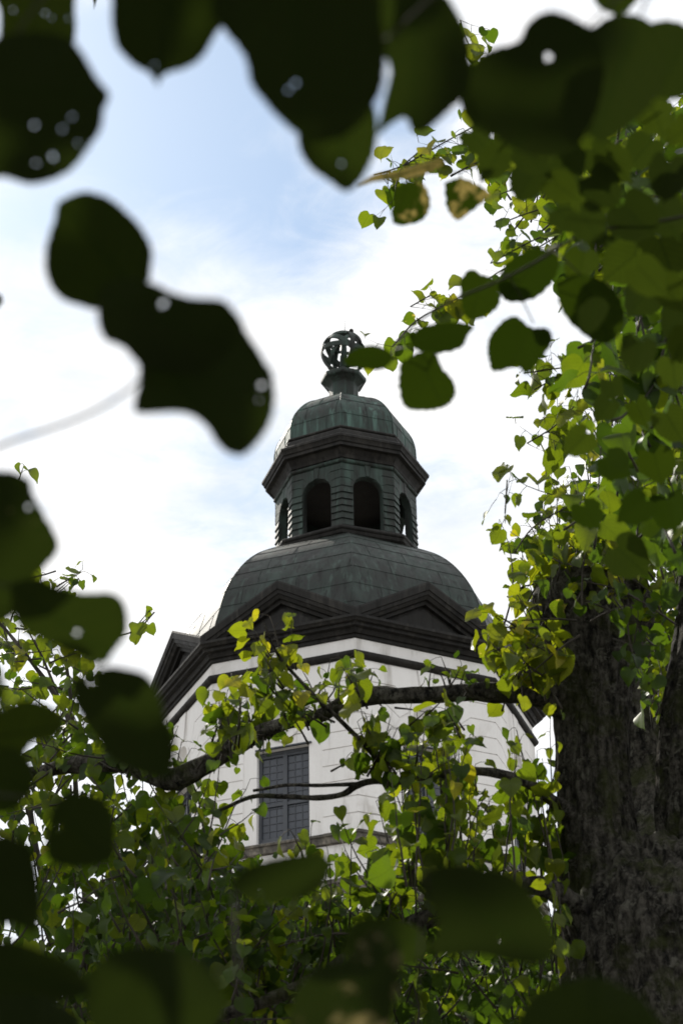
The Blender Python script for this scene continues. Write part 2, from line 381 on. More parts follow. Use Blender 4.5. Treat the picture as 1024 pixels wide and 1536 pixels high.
# pediments, one over each face
SL = .574; S0 = 5.05*T8
for f in FACES:
    root = MB()
    prof = [(0.0, 4.66), (.0, 4.78), (.09, 4.80), (.105, 4.88), (.19, 4.93), (.205, 4.965), (.30, 4.985), (.315, 5.02), (.49, 5.04), (.545, 5.03), (.56, 3.6)]
    zb = 24.89
    for sg in (-1, 1):
        vs = []
        for h, a in prof:
            sm = a*T8
            vs += [fpt(f, a, sg*sm, zb+h+SL*(S0-sm)), fpt(f, a, 0, zb+h+SL*S0)]
        root.add(vs, [(2*i, 2*i+1, 2*i+3, 2*i+2) for i in range(len(prof)-1)])
    # inner recessed frame and tympanum
    ty = 4.66
    root.add([fpt(f, ty, -ty*T8, zb+.1+SL*(S0-ty*T8)), fpt(f, ty, ty*T8, zb+.1+SL*(S0-ty*T8)), fpt(f, ty, 0, zb+.05+SL*S0)], [(0, 1, 2)])
    root.add([fpt(f, ty, -ty*T8, 24.9), fpt(f, ty, ty*T8, 24.9), fpt(f, ty, ty*T8, zb+.1+SL*(S0-ty*T8)), fpt(f, ty, -ty*T8, zb+.1+SL*(S0-ty*T8))], [(0, 1, 2, 3)])
    zi = 25.35; wi = 1.1; hi = wi*SL
    root.prism([fpt(f, ty+.04, -wi, zi), fpt(f, ty+.04, wi, zi), fpt(f, ty+.04, 0, zi+hi)], [fpt(f, ty-.01, -wi, zi), fpt(f, ty-.01, wi, zi), fpt(f, ty-.01, 0, zi+hi)])
    root.build("pediment", M_tar, tower)
# main dome
dome_pts = [(5.05, 25.2), (4.98, 25.75), (4.82, 26.35), (4.52, 27.25), (4.03, 28.07), (3.45, 28.7), (2.75, 29.2), (2.3, 29.46), (2.0, 29.6)]
dp = [tuple(p) for p in smooth_path(dome_pts, 5)]
mb = MB(); sweep(mb, dp, smooth=True); dome = mb.build("dome", M_dome, tower)
def seams(mb, prof, levels, nvert, wd, hgt, lant=False, seed=1):
    rs = random.Random(seed)
    def rad(z):
        for (r0, z0), (r1, z1) in zip(prof[:-1], prof[1:]):
            if z0 <= z <= z1: return r0+(r1-r0)*(z-z0)/(z1-z0+1e-9)
        return prof[-1][0]
    def slope(z): return (rad(z+.02)-rad(z-.02))/.04
    for f in FACES:
        for z in levels:
            r = rad(z); ap = r*C8; k = slope(z)*C8; nn = math.hypot(1, k); dz = wd/nn; da = k*dz
            no = (1/nn, -k/nn)
            for e in (0,):
                pts = []
                for (zz_, aa) in ((z-dz, ap-da), (z+dz, ap+da)):
                    pts.append((aa-.004, zz_)); pts.append((aa+hgt*no[0], zz_+hgt*no[1]))
                a0, a1, a2, a3 = pts
                vs = [fpt(f, a, sg*a*T8, zq, lant) for sg in (-1, 1) for a, zq in (a0, a1, a3, a2)]
                mb.add(vs, [(0, 4, 5, 1), (1, 5, 6, 2), (2, 6, 7, 3)])
        lv = [prof[0][1]] + list(levels) + [prof[-1][1]]
        for i, (za, zb_) in enumerate(zip(lv[:-1], lv[1:])):
            w_ = rad((za+zb_)/2)*C8*T8*2
            nv = max(1, round(nvert*w_/(rad(lv[1])*C8*T8*2)))
            for j in range(nv):
                s = ((j+.5+(.25 if i % 2 else -.25)+rs.uniform(-.3, .3))/nv-.5)*w_
                m = 5; vs = []
                for t in range(m+1):
                    z = za+(zb_-za)*t/m; ap = rad(z)*C8
                    if abs(s) > ap*T8-.05: continue
                    vs += [fpt(f, ap-.004, s-wd, z, lant), fpt(f, ap+hgt, s-wd, z+hgt*.4, lant), fpt(f, ap+hgt, s+wd, z+hgt*.4, lant), fpt(f, ap-.004, s+wd, z, lant)]
                q_ = len(vs)//4
                mb.add(vs, [(4*a+b_, 4*a+b_+1, 4*a+b_+5, 4*a+b_+4) for a in range(q_-1) for b_ in range(3)])
    # hip rolls along the ribs
    for k in range(8):
        a = (LPHI if lant else PHI)+k*math.pi/4; X = LX if lant else AX
        mb.tube([(X+r*math.sin(a), AY-r*math.cos(a), z+CZ) for r, z in prof], [wd*1.6]*len(prof), 6)
mb = MB(); seams(mb, dp, [25.9, 26.55, 27.15, 27.7, 28.2, 28.62, 28.97, 29.25], 2.6, .008, .009, seed=3)
mb.build("roof_seam", M_dome, dome)

# lantern
lant = MB(); RL = 1.985; LA = RL*C8; LH = LA*T8
oz0, oz1, ow = 29.92, 31.60, .425; spr = oz1-ow
arch = [(-ow, oz0)] + [(ow*math.cos(math.pi-t*math.pi/14), spr+ow*math.sin(math.pi-t*math.pi/14)) for t in range(15)] + [(ow, oz0)]
LT = 32.1
for f in FACES:
    for ap, hw, rev in ((LA, LH, 0), (LA-.2, (LA-.2)*T8, 1)):
        m = len(arch)
        outer = [(-hw, oz0)] + [(-hw + 2*hw*t/14, LT) if 0 < t < 14 else ((-hw if t == 0 else hw), LT) for t in range(15)] + [(hw, oz0)]
        lant.add([fpt(f, ap, *p, True) for p in arch+outer], [(i, i+1, m+i+1, m+i) for i in range(m-1)])
        lant.add([fpt(f, ap, -hw, 29.4, True), fpt(f, ap, hw, 29.4, True), fpt(f, ap, hw, oz0, True), fpt(f, ap, -hw, oz0, True)], [(0, 1, 2, 3)])
    m = len(arch)
    lant.add([fpt(f, LA, *p, True) for p in arch] + [fpt(f, LA-.2, *p, True) for p in arch], [(i, (i+1) % m, m+(i+1) % m, m+i) for i in range(m)], False)
    G = .012; D = .045
    zs = [29.92+.212*i for i in range(7)]
    for sg in (-1, 1):
        e = sg*(LA+D)*T8; e0 = sg*LA*T8
        for i in range(6):
            # lapped sheets: the lower edge stands prouder than the upper one
            z0, z1 = zs[i]+G, zs[i+1]-G; x0 = sg*(ow+.02)
            mbv = [fpt(f, LA+D, x0, z0, True), fpt(f, LA+D, e, z0, True), fpt(f, LA+.012, sg*(LA+.012)*T8, z1, True), fpt(f, LA+.012, x0, z1, True)]
            bk = [fpt(f, LA-.01, x0, z0, True), fpt(f, LA-.01, e0, z0, True), fpt(f, LA-.01, e0, z1, True), fpt(f, LA-.01, x0, z1, True)]
            lant.prism(mbv, bk)
        C = (0, spr); Ls = [[(e, zs[6]), (sg*(ow+.02), zs[6])]]
        for zk, s1k in ((31.46, .56), (31.72, .42), (31.93, .1)):
            a = math.atan2(zk-C[1], s1k); r0 = ow+.015
            Ls.append([(e, zk), (sg*s1k, zk), (sg*r0*math.cos(a), C[1]+r0*math.sin(a))])
        for a, b_ in zip(Ls[:-1], Ls[1:]):
            P = [(x, z+G) for x, z in a] + [(x-(0 if j == 0 else sg*G*.7), z-(G if j < 2 else 0)) for j, (x, z) in enumerate(b_)][::-1]
            block(lant, f, LA, P, .025, True)
    block(lant, f, LA, [(-.045, oz1+.015), (.045, oz1+.015), (.085, 31.96), (-.085, 31.96)], .035, True)
lant_o = lant.build("lantern", M_lant, tower)
mb = MB(); sweep(mb, [(2.2, 29.40), (2.33, 29.5), (2.36, 29.58)] + [(2.28+.09*math.cos(t), 29.68+.08*math.sin(t)) for t in [(-.5+i/8)*math.pi for i in range(9)]] + [(2.2, 29.80), (1.8, 29.92), (.02, 29.93)], True)
mb.build("ledge", M_tar, lant_o)
mb = MB(); sweep(mb, [(.02, 31.95), (1.9, 31.95)], True); mb.build("ceiling", M_dark, lant_o)
mb = MB(); sweep(mb, [(1.96, 31.94)] + [(1.99+.08*math.cos(t), 32.02+.065*math.sin(t)) for t in [(-.5+i/8)*math.pi for i in range(9)]] + [(2.0, 32.1)], True); mb.build("moulding", M_lant, lant_o)
mb = MB(); sweep(mb, [(1.97, 32.1), (2.03, 32.12), (2.06, 32.2), (2.15, 32.34), (2.17, 32.36), (2.30, 32.365), (2.30, 32.47), (2.335, 32.475), (2.36, 32.54), (2.39, 32.59), (2.41, 32.60), (2.41, 32.67), (2.39, 32.69), (2.25, 32.79), (2.24, 32.84), (2.2, 32.85), (2.18, 32.95), (2.12, 33.02)] + [(2.08+.06*math.cos(t), 33.09+.05*math.sin(t)) for t in [(-.5+i/6)*math.pi for i in range(7)]] + [(1.95, 33.16)], True)
mb.build("cornice", M_tar, lant_o)
ud = [tuple(p) for p in smooth_path([(2.06, 33.05), (2.05, 33.35), (2.03, 33.65), (1.95, 33.95), (1.8, 34.22), (1.56, 34.54), (1.25, 34.82), (.85, 35.05), (.5, 35.2), (.4, 35.24)], 4)]
mb = MB(); sweep(mb, ud, True, True); udo = mb.build("lantern_dome", M_green, tower)
mb = MB(); seams(mb, ud, [33.62, 34.25, 34.72], 2, .011, .012, True, 5); mb.build("roof_seam", M_green, udo)
mb = MB(); sweep(mb, [(.5, 35.15), (.5, 35.24), (.43, 35.27), (.43, 35.86), (.46, 35.9), (.56, 35.98), (.6, 36.0), (.655, 36.02), (.675, 36.06), (.675, 36.15), (.64, 36.18), (.02, 36.26)], True)
ped = mb.build("pedestal", M_lant, tower)
# armillary sphere
SC = Vector((LX+.02, AY, 37.10+CZ)); SR = .69
arm = MB(); arm.tube([SC+Vector((0, 0, -.9)), SC+Vector((0, 0, -.3)), SC+Vector((0, 0, .45))], [.15, .12, .09], 10)
arm_o = arm.build("armillary_sphere", M_lant, tower)
def ring(normal, r, off=0, wd=.055, th=.03):
    n = Vector(normal).normalized(); a = n.orthogonal().normalized(); b_ = n.cross(a); m = 56; mb = MB(); vs = []
    for i in range(m):
        q = a*math.cos(2*math.pi*i/m)+b_*math.sin(2*math.pi*i/m)
        for rr, h in ((r-th, -wd), (r, -wd), (r, wd), (r-th, wd)): vs.append(SC+n*(off+h)+q*rr)
    mb.add(vs, [(4*i+k, 4*i+(k+1) % 4, 4*((i+1) % m)+(k+1) % 4, 4*((i+1) % m)+k) for i in range(m) for k in range(4)], False)
    return mb.build("ring", M_lant, arm_o)
ax = Vector((.12, .1, 1)).normalized()
ring((.25, -1, -.1), SR, 0, .075, .04); ring((1, .45, .0), SR-.005, 0, .07, .04)
ring((.1, -.12, 1), SR-.01, 0, .075, .04); ring((.66, .1, .78), SR-.03, 0, .085, .04); ring((-.72, .1, .7), SR-.035, 0, .06, .04)
ring(ax, SR*.72, SR*.64, .05, .04)
mb = MB(); u0 = SC+Vector((.22, -.05, .66))
def ball(mb, c, r, n=10):
    vs = []; 
    for i in range(n+1):
        for k in range(n): vs.append(c+Vector((math.sin(math.pi*i/n)*math.cos(2*math.pi*k/n), math.sin(math.pi*i/n)*math.sin(2*math.pi*k/n), math.cos(math.pi*i/n)))*r)
    mb.add(vs, [(i*n+k, i*n+(k+1) % n, (i+1)*n+(k+1) % n, (i+1)*n+k) for i in range(n) for k in range(n)], True)
ball(mb, u0+Vector((.02, 0, .14)), .075); mb.tube([u0-Vector((.02, 0, .06)), u0+Vector((.01, 0, .1))], [.03, .025], 6); mb.build("finial_ball", M_tar, arm_o)
mb = MB(); mb.tube([SC+Vector((.04, 0, .6)), SC+Vector((.045, 0, 1.25))], [.012, .006], 5); mb.build("lightning_rod", M_tar, arm_o)
# windows
for f in FACES:
    s0, s1, z0, z1 = WIN; a0 = AP-.2
    fr = MB()
    fr_b = .075
    bar(fr, f, a0, s0, s1, z0, z0+fr_b, .06); bar(fr, f, a0, s0, s1, z1-fr_b, z1, .06)
    for x0, x1 in ((s0, s0+fr_b), (s1-fr_b, s1), (-.055, .055)): bar(fr, f, a0, x0, x1, z0+fr_b, z1-fr_b, .058)
    for sg in (-1, 1):
        xa, xb = (.055, s1-fr_b); wc = (xb-xa)/3
        for zz_ in (z0+fr_b, z0+fr_b+.0):
            bar(fr, f, a0, *sorted((sg*xa, sg*xb)), z0+fr_b, z0+fr_b+.09, .045); break
        bar(fr, f, a0, *sorted((sg*xa, sg*xb)), z1-fr_b-.07, z1-fr_b, .045)
        bar(fr, f, a0, *sorted((sg*xa, sg*xb)), z0+.98, z0+1.05, .044)
        for j in range(1, 3): bar(fr, f, a0, *sorted((sg*(xa+wc*j-.008), sg*(xa+wc*j+.008))), z0+fr_b+.09, z1-fr_b-.07, .018)
        nr_ = 11; hz = (z1-z0-.31)/nr_
        for j in range(1, nr_):
            zc = z0+fr_b+.09+hz*j; bar(fr, f, a0, *sorted((sg*xa, sg*xb)), zc-.008, zc+.008, .016)
    fo = fr.build("window", M_frame, tower)
    gl = MB(); gl.add([fpt(f, a0, s0, z0), fpt(f, a0, s1, z0), fpt(f, a0, s1, z1), fpt(f, a0, s0, z1)], [(0, 1, 2, 3)])
    gl.build("pane", M_glass, fo)
    h = MB(); bar(h, f, AP, s0-.03, s1+.07, z1, z1+.035, .06); h.build("drip_edge", M_frame, fo)

# ------------------------------------------------------------------ leaves
half = [(0.0, 0.02), (.13, -.07), (.27, -.115), (.42, -.06), (.51, .05), (.565, .19), (.575, .34), (.545, .49), (.475, .63), (.37, .765), (.24, .88), (.12, .965), (.05, 1.03)]
TV = [(0, .02), (0, .3), (0, .62), (0, 1.12)]
for sg in (1, -1): TV += [(sg*x, y) for x, y in half[1:]]
TV = np.array(TV)
def _half(o):
    r = [o+i for i in range(12)]
    f = [(0, r[i], r[i+1]) for i in range(4)] + [(0, r[4], 1)] + [(1, r[i], r[i+1]) for i in range(4, 7)] + [(1, r[7], 2)] + [(2, r[i], r[i+1]) for i in range(7, 11)] + [(2, r[11], 3)]
    return f
TF = np.array(_half(4) + [(a, c, b_) for a, b_, c in _half(16)])
SZ = 1.1
class Leaves:
    def __init__(s): s.P = []; s.D = []; s.N = []; s.S = []; s.T = []
    def add(s, p, d, n, size, tint, brown=0.): s.P.append(tuple(p)); s.D.append(tuple(d)); s.N.append(tuple(n)); s.S.append(size); s.T.append((tint, brown))
    def build(s, name, mat, parent):
        k = len(s.P); P = np.array(s.P); D = np.array(s.D); Nn = np.array(s.N); S = np.array(s.S)
        D /= np.linalg.norm(D, axis=1)[:, None]
        Nn -= D*(Nn*D).sum(1)[:, None]; Nn /= np.linalg.norm(Nn, axis=1)[:, None]+1e-9
        X = np.cross(D, Nn)
        m = len(TV)
        u = np.tile(TV[:, 0], (k, 1)); v = np.tile(TV[:, 1], (k, 1))
        ws = rng.uniform(.85, 1.12, (k, 1)); sk = rng.normal(0, .06, (k, 1))
        jit = rng.normal(0, .013, (k, m)); jit2 = rng.normal(0, .012, (k, m))
        fold = rng.normal(.22, .2, (k, 1)); droop = rng.normal(.22, .22, (k, 1)); twist = rng.normal(0, .25, (k, 1)); ph = rng.uniform(0, 6.28, (k, 1)); wav = .07*np.sin(7*v+ph+3*np.sign(u)) + .05*np.sin(4*u+2*ph)
        x = u*ws + sk*np.sin(v*3) + jit*(np.abs(u) > .01); y = v + jit2
        z = np.abs(u)*fold - droop*v*v + twist*u*v + wav*(np.abs(u) > .01)
        V = P[:, None, :] + S[:, None, None]*(x[..., None]*X[:, None] + y[..., None]*D[:, None] + z[..., None]*Nn[:, None])
        nf = len(TF); F = (TF[None] + (np.arange(k)*m)[:, None, None]).reshape(-1)
        me = bpy.data.meshes.new(name)
        me.vertices.add(k*m); me.vertices.foreach_set('co', V.astype(np.float32).ravel())
        me.loops.add(k*nf*3); me.loops.foreach_set('vertex_index', F.astype(np.int32))
        me.polygons.add(k*nf); me.polygons.foreach_set('loop_start', np.arange(0, k*nf*3, 3, dtype=np.int32))
        me.update(calc_edges=True)
        me.polygons.foreach_set('use_smooth', np.ones(k*nf, dtype=bool))
        uv = me.uv_layers.new(name='UVMap'); UV = np.tile(TV, (k, 1))[F]; uv.data.foreach_set('uv', UV.astype(np.float32).ravel())
        ca = me.attributes.new('tint', 'FLOAT_COLOR', 'POINT')
        T = np.array(s.T); cc = np.ones((k, m, 4), np.float32); cc[:, :, 0] = T[:, None, 0]; cc[:, :, 1] = T[:, None, 1]
        ca.data.foreach_set('color', cc.ravel()); me.update()
        return link(name, me, mat, parent)
def rv(s=1.): return Vector(rng.normal(0, s, 3))
def shoot(lv, tw, p0, d0, length, size, tint=.4, gap=.05, bend=.25, up=.25, r0=.004, tip_small=True, skip=0):
    """a leafy shoot: a thin stem with leaves on alternate sides, each on its own stalk"""
    p = Vector(p0); d = Vector(d0).normalized(); n = max(2, int(length/gap)); pts = [p.copy()]; side = 1
    perp = d.cross(rv()).normalized()
    for i in range(n):
        d = (d + rv(bend*.35) + Vector((0, 0, up*.12))).normalized(); p = p + d*gap; pts.append(p.copy())
        if i < skip: continue
        side = -side
        perp = (perp - d*perp.dot(d)).normalized(); perp = (Matrix.Rotation(rng.normal(0, .35), 3, d) @ perp)
        out = (perp*side + d*.5 + rv(.25)).normalized()
        st = p + out*rng.uniform(.02, .045) + Vector((0, 0, -.008))
        tw.tube([p, (p+st)/2+Vector((0, 0, .004)), st], [.0012, .0010, .0009], 4, False)
        ld = (out*.5 + Vector((0, 0, -rng.uniform(.25, 1.2))) + rv(.22)).normalized()
        nn = Vector((0, 0, .7)) + out*.45 + Vector((0, -.55 if rng.random() < .6 else .55, 0)) + rv(.4)
        k = 1.0 if not tip_small else (1.0 - .45*(i/n)**2)
        lv.add(st, ld, nn, SZ*size*k*rng.uniform(.55, 1.28), float(np.clip(tint + rng.normal(0, .19), 0, .97)), float(max(0, rng.normal(.06, .14))))
    tw.tube(pts, [r0*(1-.75*i/n) for i in range(n+1)], 5)
def inpoly(x, y, poly):
    c = False; n = len(poly)
    for i in range(n):
        (x0, y0), (x1, y1) = poly[i], poly[i-1]
        if (y0 > y) != (y1 > y) and x < (x1-x0)*(y-y0)/(y1-y0)+x0: c = not c
    return c
def fill(lv, tw, poly, n, Y, size, tint, dirs=(0, .2, 1), length=(.2, .5), gap=.048):
    xs = [p[0] for p in poly]; ys = [p[1] for p in poly]; k = 0
    while k < n:
        x = rng.uniform(min(xs), max(xs)); y = rng.uniform(min(ys), max(ys))
        if not inpoly(x, y, poly): continue
        k += 1
        p = at(x, y, rng.uniform(*Y)); ln = rng.uniform(*length)
        d = Vector(dirs)+rv(.45); d.normalize()
        shoot(lv, tw, p-d*ln*.5, d, ln, size, tint, gap)
def limb(mb, pts, k=8, n=12, rough=.36):
    """pts: (px, py, Y, radius px)"""
    P = smooth_path([(*at(x, y, Y), r*(at(x, y, Y)-at(x+1, y, Y)).length) for x, y, Y, r in pts], k)
    def nz(p, q, t): return 1 + rough*mnoise.noise(p*6+q*1.3) + rough*.7*mnoise.noise(p*17+q*2.6)
    mb.tube([Vector(p[:3]) for p in P], [max(.0015, p[3]) for p in P], n, True, nz)
    return [Vector(p[:3]) for p in P]

# ------------------------------------------------------------------ the pollarded linden on the right
YT = 6.0
base = at(1000, 1536, YT)
tree = empty("linden_tree", (base.x, base.y, 0))
tag(tree, "old pollarded linden with thick mossy trunk at the right and long bare limbs reaching left", "tree", "linden trees")
def bark_nz(amp):
    def nz(p, q, t):
        ang = q.copy()
        v = Vector((q.x*2.2, q.y*2.2, p.z*.55))
        r = mnoise.noise(v*2.0)*.10 + mnoise.noise(Vector((q.x*5, q.y*5, p.z*2.3)))*.055
        r += abs(mnoise.noise(Vector((q.x*9, q.y*9, p.z*3.4))))*.06 + mnoise.noise(Vector((q.x*13, q.y*13, p.z*14)))*.06 + mnoise.noise(Vector((q.x*26, q.y*26, p.z*26)))*.022
        return 1 + amp*r
    return nz
tr = MB()
def trunk(pts, n, k, amp=1.0):
    P = smooth_path(pts, k); tr.tube([Vector(p[:3]) for p in P], [p[3] for p in P], n, True, bark_nz(amp))
def tp(x, y, rpx, Y=YT):
    p = at(x, y, Y); return (*p, rpx*(p-at(x+1, y, Y)).length)
b1 = tp(1003, 1536, 160)
trunk([(base.x+.02, base.y, -.1, .5), (base.x+.01, base.y, .5, .40), (base.x, base.y, 1.6, .36), tp(1003, 1536, 160), tp(1003, 1450, 156), tp(1000, 1400, 146, 6.02), tp(998, 1385, 132, 6.15), tp(994, 1350, 90, 6.35), tp(990, 1320, 45, 6.5)], 200, 40)
trunk([tp(950, 1500, 100), tp(935, 1420, 92), tp(912, 1350, 72), tp(897, 1270, 58), tp(889, 1180, 53), tp(887, 1080, 54), tp(886, 1000, 66), tp(884, 945, 80), tp(888, 900, 84), tp(890, 868, 44)], 180, 50)
trunk([tp(1040, 1450, 100, 6.05), tp(1062, 1340, 82, 6.0), tp(1064, 1240, 80, 5.96), tp(1062, 1130, 74, 5.95), tp(1056, 1040, 56, 5.95), tp(1052, 940, 38, 6.05), tp(1052, 830, 30, 6.1), tp(1062, 700, 26, 6.2), tp(1080, 560, 22, 6.4), tp(1060, 380, 16, 6.7), tp(1000, 180, 10, 7.0)], 140, 34)
trunk([tp(1000, 1430, 90, 6.35), tp(984, 1320, 62, 6.7), tp(972, 1200, 58, 6.85), tp(968, 1080, 52, 6.85), tp(962, 980, 36, 6.85), tp(956, 925, 20, 6.85)], 48, 14)
# knuckle where the upper limb leaves the trunk
trunk([tp(800, 1042, 17, 5.95), tp(822, 1044, 25, 5.95), tp(850, 1052, 36, 5.97), tp(880, 1075, 50, 6.0)], 24, 8, .8)
trunk([tp(826, 1200, 8, 5.9), tp(845, 1214, 14, 5.92), tp(880, 1240, 24, 6.0)], 20, 6, .6)
trunk([tp(848, 1350, 15, 5.85), tp(866, 1374, 22, 5.85), tp(910, 1430, 50, 5.95)], 24, 6, .6)
tr.build("trunk", M_bark, tree)
mb = MB(); limbA = limb(mb, [(830, 1045, 5.95, 22), (780, 1041, 5.9, 16), (700, 1039, 5.9, 13.5), (620, 1044, 5.95, 13), (560, 1044, 6.0, 13), (520, 1054, 6.05, 12), (470, 1076, 6.1, 10.5), (420, 1088, 6.15, 11), (370, 1110, 6.2, 12.5), (310, 1146, 6.3, 15), (262, 1170, 6.35, 17), (225, 1160, 6.4, 13), (180, 1148, 6.45, 12), (120, 1147, 6.5, 12), (60, 1158, 6.6, 11), (-40, 1180, 6.8, 9)], 6, 14)
mb.build("limb", M_bark, tree)
mb = MB(); limbB = limb(mb, [(835, 1206, 5.9, 9), (800, 1180, 5.8, 7), (760, 1164, 5.75, 6.5), (710, 1157, 5.7, 6.5), (660, 1163, 5.7, 6), (600, 1172, 5.72, 5.5), (560, 1171, 5.75, 5), (535, 1178, 5.78, 5), (512, 1192, 5.8, 4.5), (470, 1197, 5.85, 4), (430, 1195, 5.9, 3.5), (380, 1195, 5.95, 3), (330, 1215, 6.0, 2.5)])
limb(mb, [(592, 1172, 5.72, 4), (560, 1132, 5.7, 3.6), (522, 1092, 5.68, 3.3), (480, 1052, 5.66, 3), (442, 1012, 5.65, 2.5), (415, 978, 5.63, 2.2), (396, 935, 5.62, 1.5)])
limb(mb, [(540, 1176, 5.77, 3.5), (480, 1178, 5.78, 3), (430, 1178, 5.8, 2.5), (380, 1186, 5.85, 2)])
mb.build("limb", M_bark, tree)
mb = MB(); limbC = limb(mb, [(880, 1390, 5.9, 30), (845, 1348, 5.8, 17), (800, 1328, 5.75, 14), (740, 1338, 5.75, 13), (680, 1365, 5.8, 13), (610, 1392, 5.85, 13), (530, 1436, 5.9, 12), (430, 1490, 5.95, 11), (350, 1516, 6.0, 10), (270, 1545, 6.1, 9)], 6, 12)
mb.build("limb", M_bark, tree)

lv, tw = Leaves(), MB()
LS = .056
up = (0, .1, 1)
# epicormic shoots standing on the limbs
def on_limb(path, x0, x1, n, ln, size=LS, tint=.5, d=up, sp=.35, jit=.03):
    c = [p for p in path if x0 <= to_px(p)[0] <= x1]
    for _ in range(n):
        p = c[rng.integers(len(c))] + rv(jit)
        shoot(lv, tw, p, Vector(d)+rv(sp), rng.uniform(*ln), size, tint)
on_limb(limbA, 235, 345, 15, (.10, .26), .038, .42, (0, .2, 1), .25)
on_limb(limbA, 335, 400, 11, (.12, .32), .044, .5, (0, .2, 1), .25)
on_limb(limbA, 462, 490, 4, (.12, .3), .044, .5, (0, .2, 1), .25)
on_limb(limbA, 490, 560, 8, (.08, .18), .038, .6)
on_limb(limbA, 300, 760, 26, (.05, .09), .026, .3, (0, 0, .4), .9, .02)
on_limb(limbA, 600, 760, 5, (.07, .12), .038, .55)
on_limb(limbA, -20, 230, 34, (.15, .4), .05, .42, (0, .1, .3), .8, .08)
on_limb(limbB, 480, 620, 5, (.06, .14), .04, .5, (0, 0, .2), .6)
on_limb(limbC, 300, 700, 45, (.2, .5), .05, .38, up, .5)
# the bright leading shoot and its neighbours in front of the tower
for (a, b_, c, d, tint, n) in ((430, 1010, 388, 925, .8, 5), (430, 1040, 370, 990, .68, 4), (500, 1085, 440, 1040, .6, 3), (545, 1050, 530, 985, .66, 4), (330, 1130, 300, 1040, .55, 3), (620, 1090, 650, 1060, .55, 3), (690, 1100, 680, 1065, .55, 3), (560, 1160, 600, 1080, .52, 3), (560, 1135, 520, 1070, .5, 3), (440, 1100, 390, 1020, .6, 3), (345, 1115, 360, 990, .6, 2), (595, 1170, 560, 1105, .5, 3), (470, 1290, 465, 1230, .6, 1)):
    for _ in range(n):
        p, q = at(a, b_, 5.7), at(c+rng.normal(0, 9), d, 5.65+rng.normal(0, .06))
        shoot(lv, tw, p+rv(.02), q-p, (q-p).length, .052, tint, .042)
# upright columns of shoots before the right hand windows
for (x0, y0, x1, y1, n, tint) in ((650, 1330, 645, 1075, 6, .52), (625, 1330, 605, 1110, 4, .52), (685, 1330, 690, 1090, 4, .52), (600, 1330, 585, 1190, 3, .5), (655, 1190, 655, 1070, 3, .55), (705, 1330, 722, 1190, 3, .5), (745, 1330, 750, 1170, 2, .5), (715, 1190, 708, 1130, 1, .6), (640, 1140, 655, 1065, 3, .55), (785, 1330, 775, 1130, 5, .52), (820, 1320, 812, 1085, 5, .52), (835, 1300, 825, 1180, 3, .5), (575, 1400, 592, 1250, 3, .5), (830, 1460, 822, 1300, 5, .5), (690, 1240, 740, 1200, 2, .5)):
    for _ in range(n):
        Y = 5.95+rng.normal(0, .25); p, q = at(x0+rng.normal(0, 14), y0, Y), at(x1+rng.normal(0, 14), y1+rng.normal(0, 15), Y)
        shoot(lv, tw, p, q-p, (q-p).length, .054, tint, .05, .2)
# lower mass of foliage, its deeper layers tinted dark to stand in for shade
fill(lv, tw, [(150, 1190), (230, 1185), (310, 1195), (350, 1230), (370, 1320), (150, 1330)], 36, (6.0, 7.0), .05, .42)
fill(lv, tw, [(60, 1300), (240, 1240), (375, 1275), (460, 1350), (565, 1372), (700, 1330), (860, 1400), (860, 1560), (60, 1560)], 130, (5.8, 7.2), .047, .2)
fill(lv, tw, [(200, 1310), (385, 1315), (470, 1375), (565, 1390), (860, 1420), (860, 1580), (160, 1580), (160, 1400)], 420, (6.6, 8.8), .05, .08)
fill(lv, tw, [(0, 1200), (160, 1190), (150, 1320), (0, 1350)], 14, (6.0, 7.5), .056, .45)
fill(lv, tw, [(0, 1330), (110, 1300), (120, 1560), (0, 1560)], 16, (6.0, 7.5), .056, .4)
# head of the pollard
fill(lv, tw, [(800, 800), (880, 770), (960, 820), (960, 900), (880, 880), (840, 930), (800, 900), (770, 880)], 58, (5.75, 6.35), .046, .6)
fill(lv, tw, [(730, 930), (800, 900), (830, 960), (820, 1030), (760, 1020), (720, 970)], 24, (5.6, 5.9), .054, .72, (-.5, -.1, .3), (.12, .3))
fill(lv, tw, [(870, 870), (990, 850), (985, 960), (960, 1040), (930, 930), (880, 910)], 15, (5.45, 5.8), .04, .12, (0, -.3, .2), (.15, .3))
fill(lv, tw, [(975, 850), (1024, 840), (1010, 1000), (985, 1120), (965, 1040)], 22, (6.3, 7.0), .056, .45)
# crown above, right hand side
fill(lv, tw, [(830, 780), (900, 660), (900, 560), (1040, 430), (1060, 860), (960, 850), (900, 800)], 95, (5.4, 7.4), .06, .42)
fill(lv, tw, [(720, 160), (840, 170), (1040, 130), (1040, 460), (920, 470), (860, 350), (780, 300), (700, 250)], 110, (5.2, 7.4), .052, .42)
fill(lv, tw, [(860, 300), (1040, 200), (1040, 480), (960, 470), (880, 420)], 55, (4.4, 5.6), .068, .2)
for pth in ([(560, 262), (600, 250), (640, 228), (700, 195), (760, 165)], [(588, 520), (625, 480), (685, 448), (760, 400), (850, 345)], [(615, 460), (650, 440)], [(740, 340), (790, 320), (860, 300)], [(735, 395), (800, 360), (870, 330)], [(785, 560), (840, 552), (900, 548), (960, 520)], [(790, 665), (815, 650), (830, 640), (860, 610)], [(845, 560), (800, 585)], [(757, 770), (760, 720)], [(770, 830), (800, 790), (850, 760)], [(690, 30), (700, 60), (715, 90)], [(590, 300), (600, 255), (625, 230)]):
    P = smooth_path([(*at(x, y, 5.4),) for x, y in pth], 4); pts = [Vector(p) for p in P]
    tw.tube(pts, [.0025]*len(pts), 5)
    for a, c in zip(pts[:-1], pts[1:]):
        shoot(lv, tw, a, (c-a)+rv(.03), .05, .05, .5, .045, .3, r0=.0013)
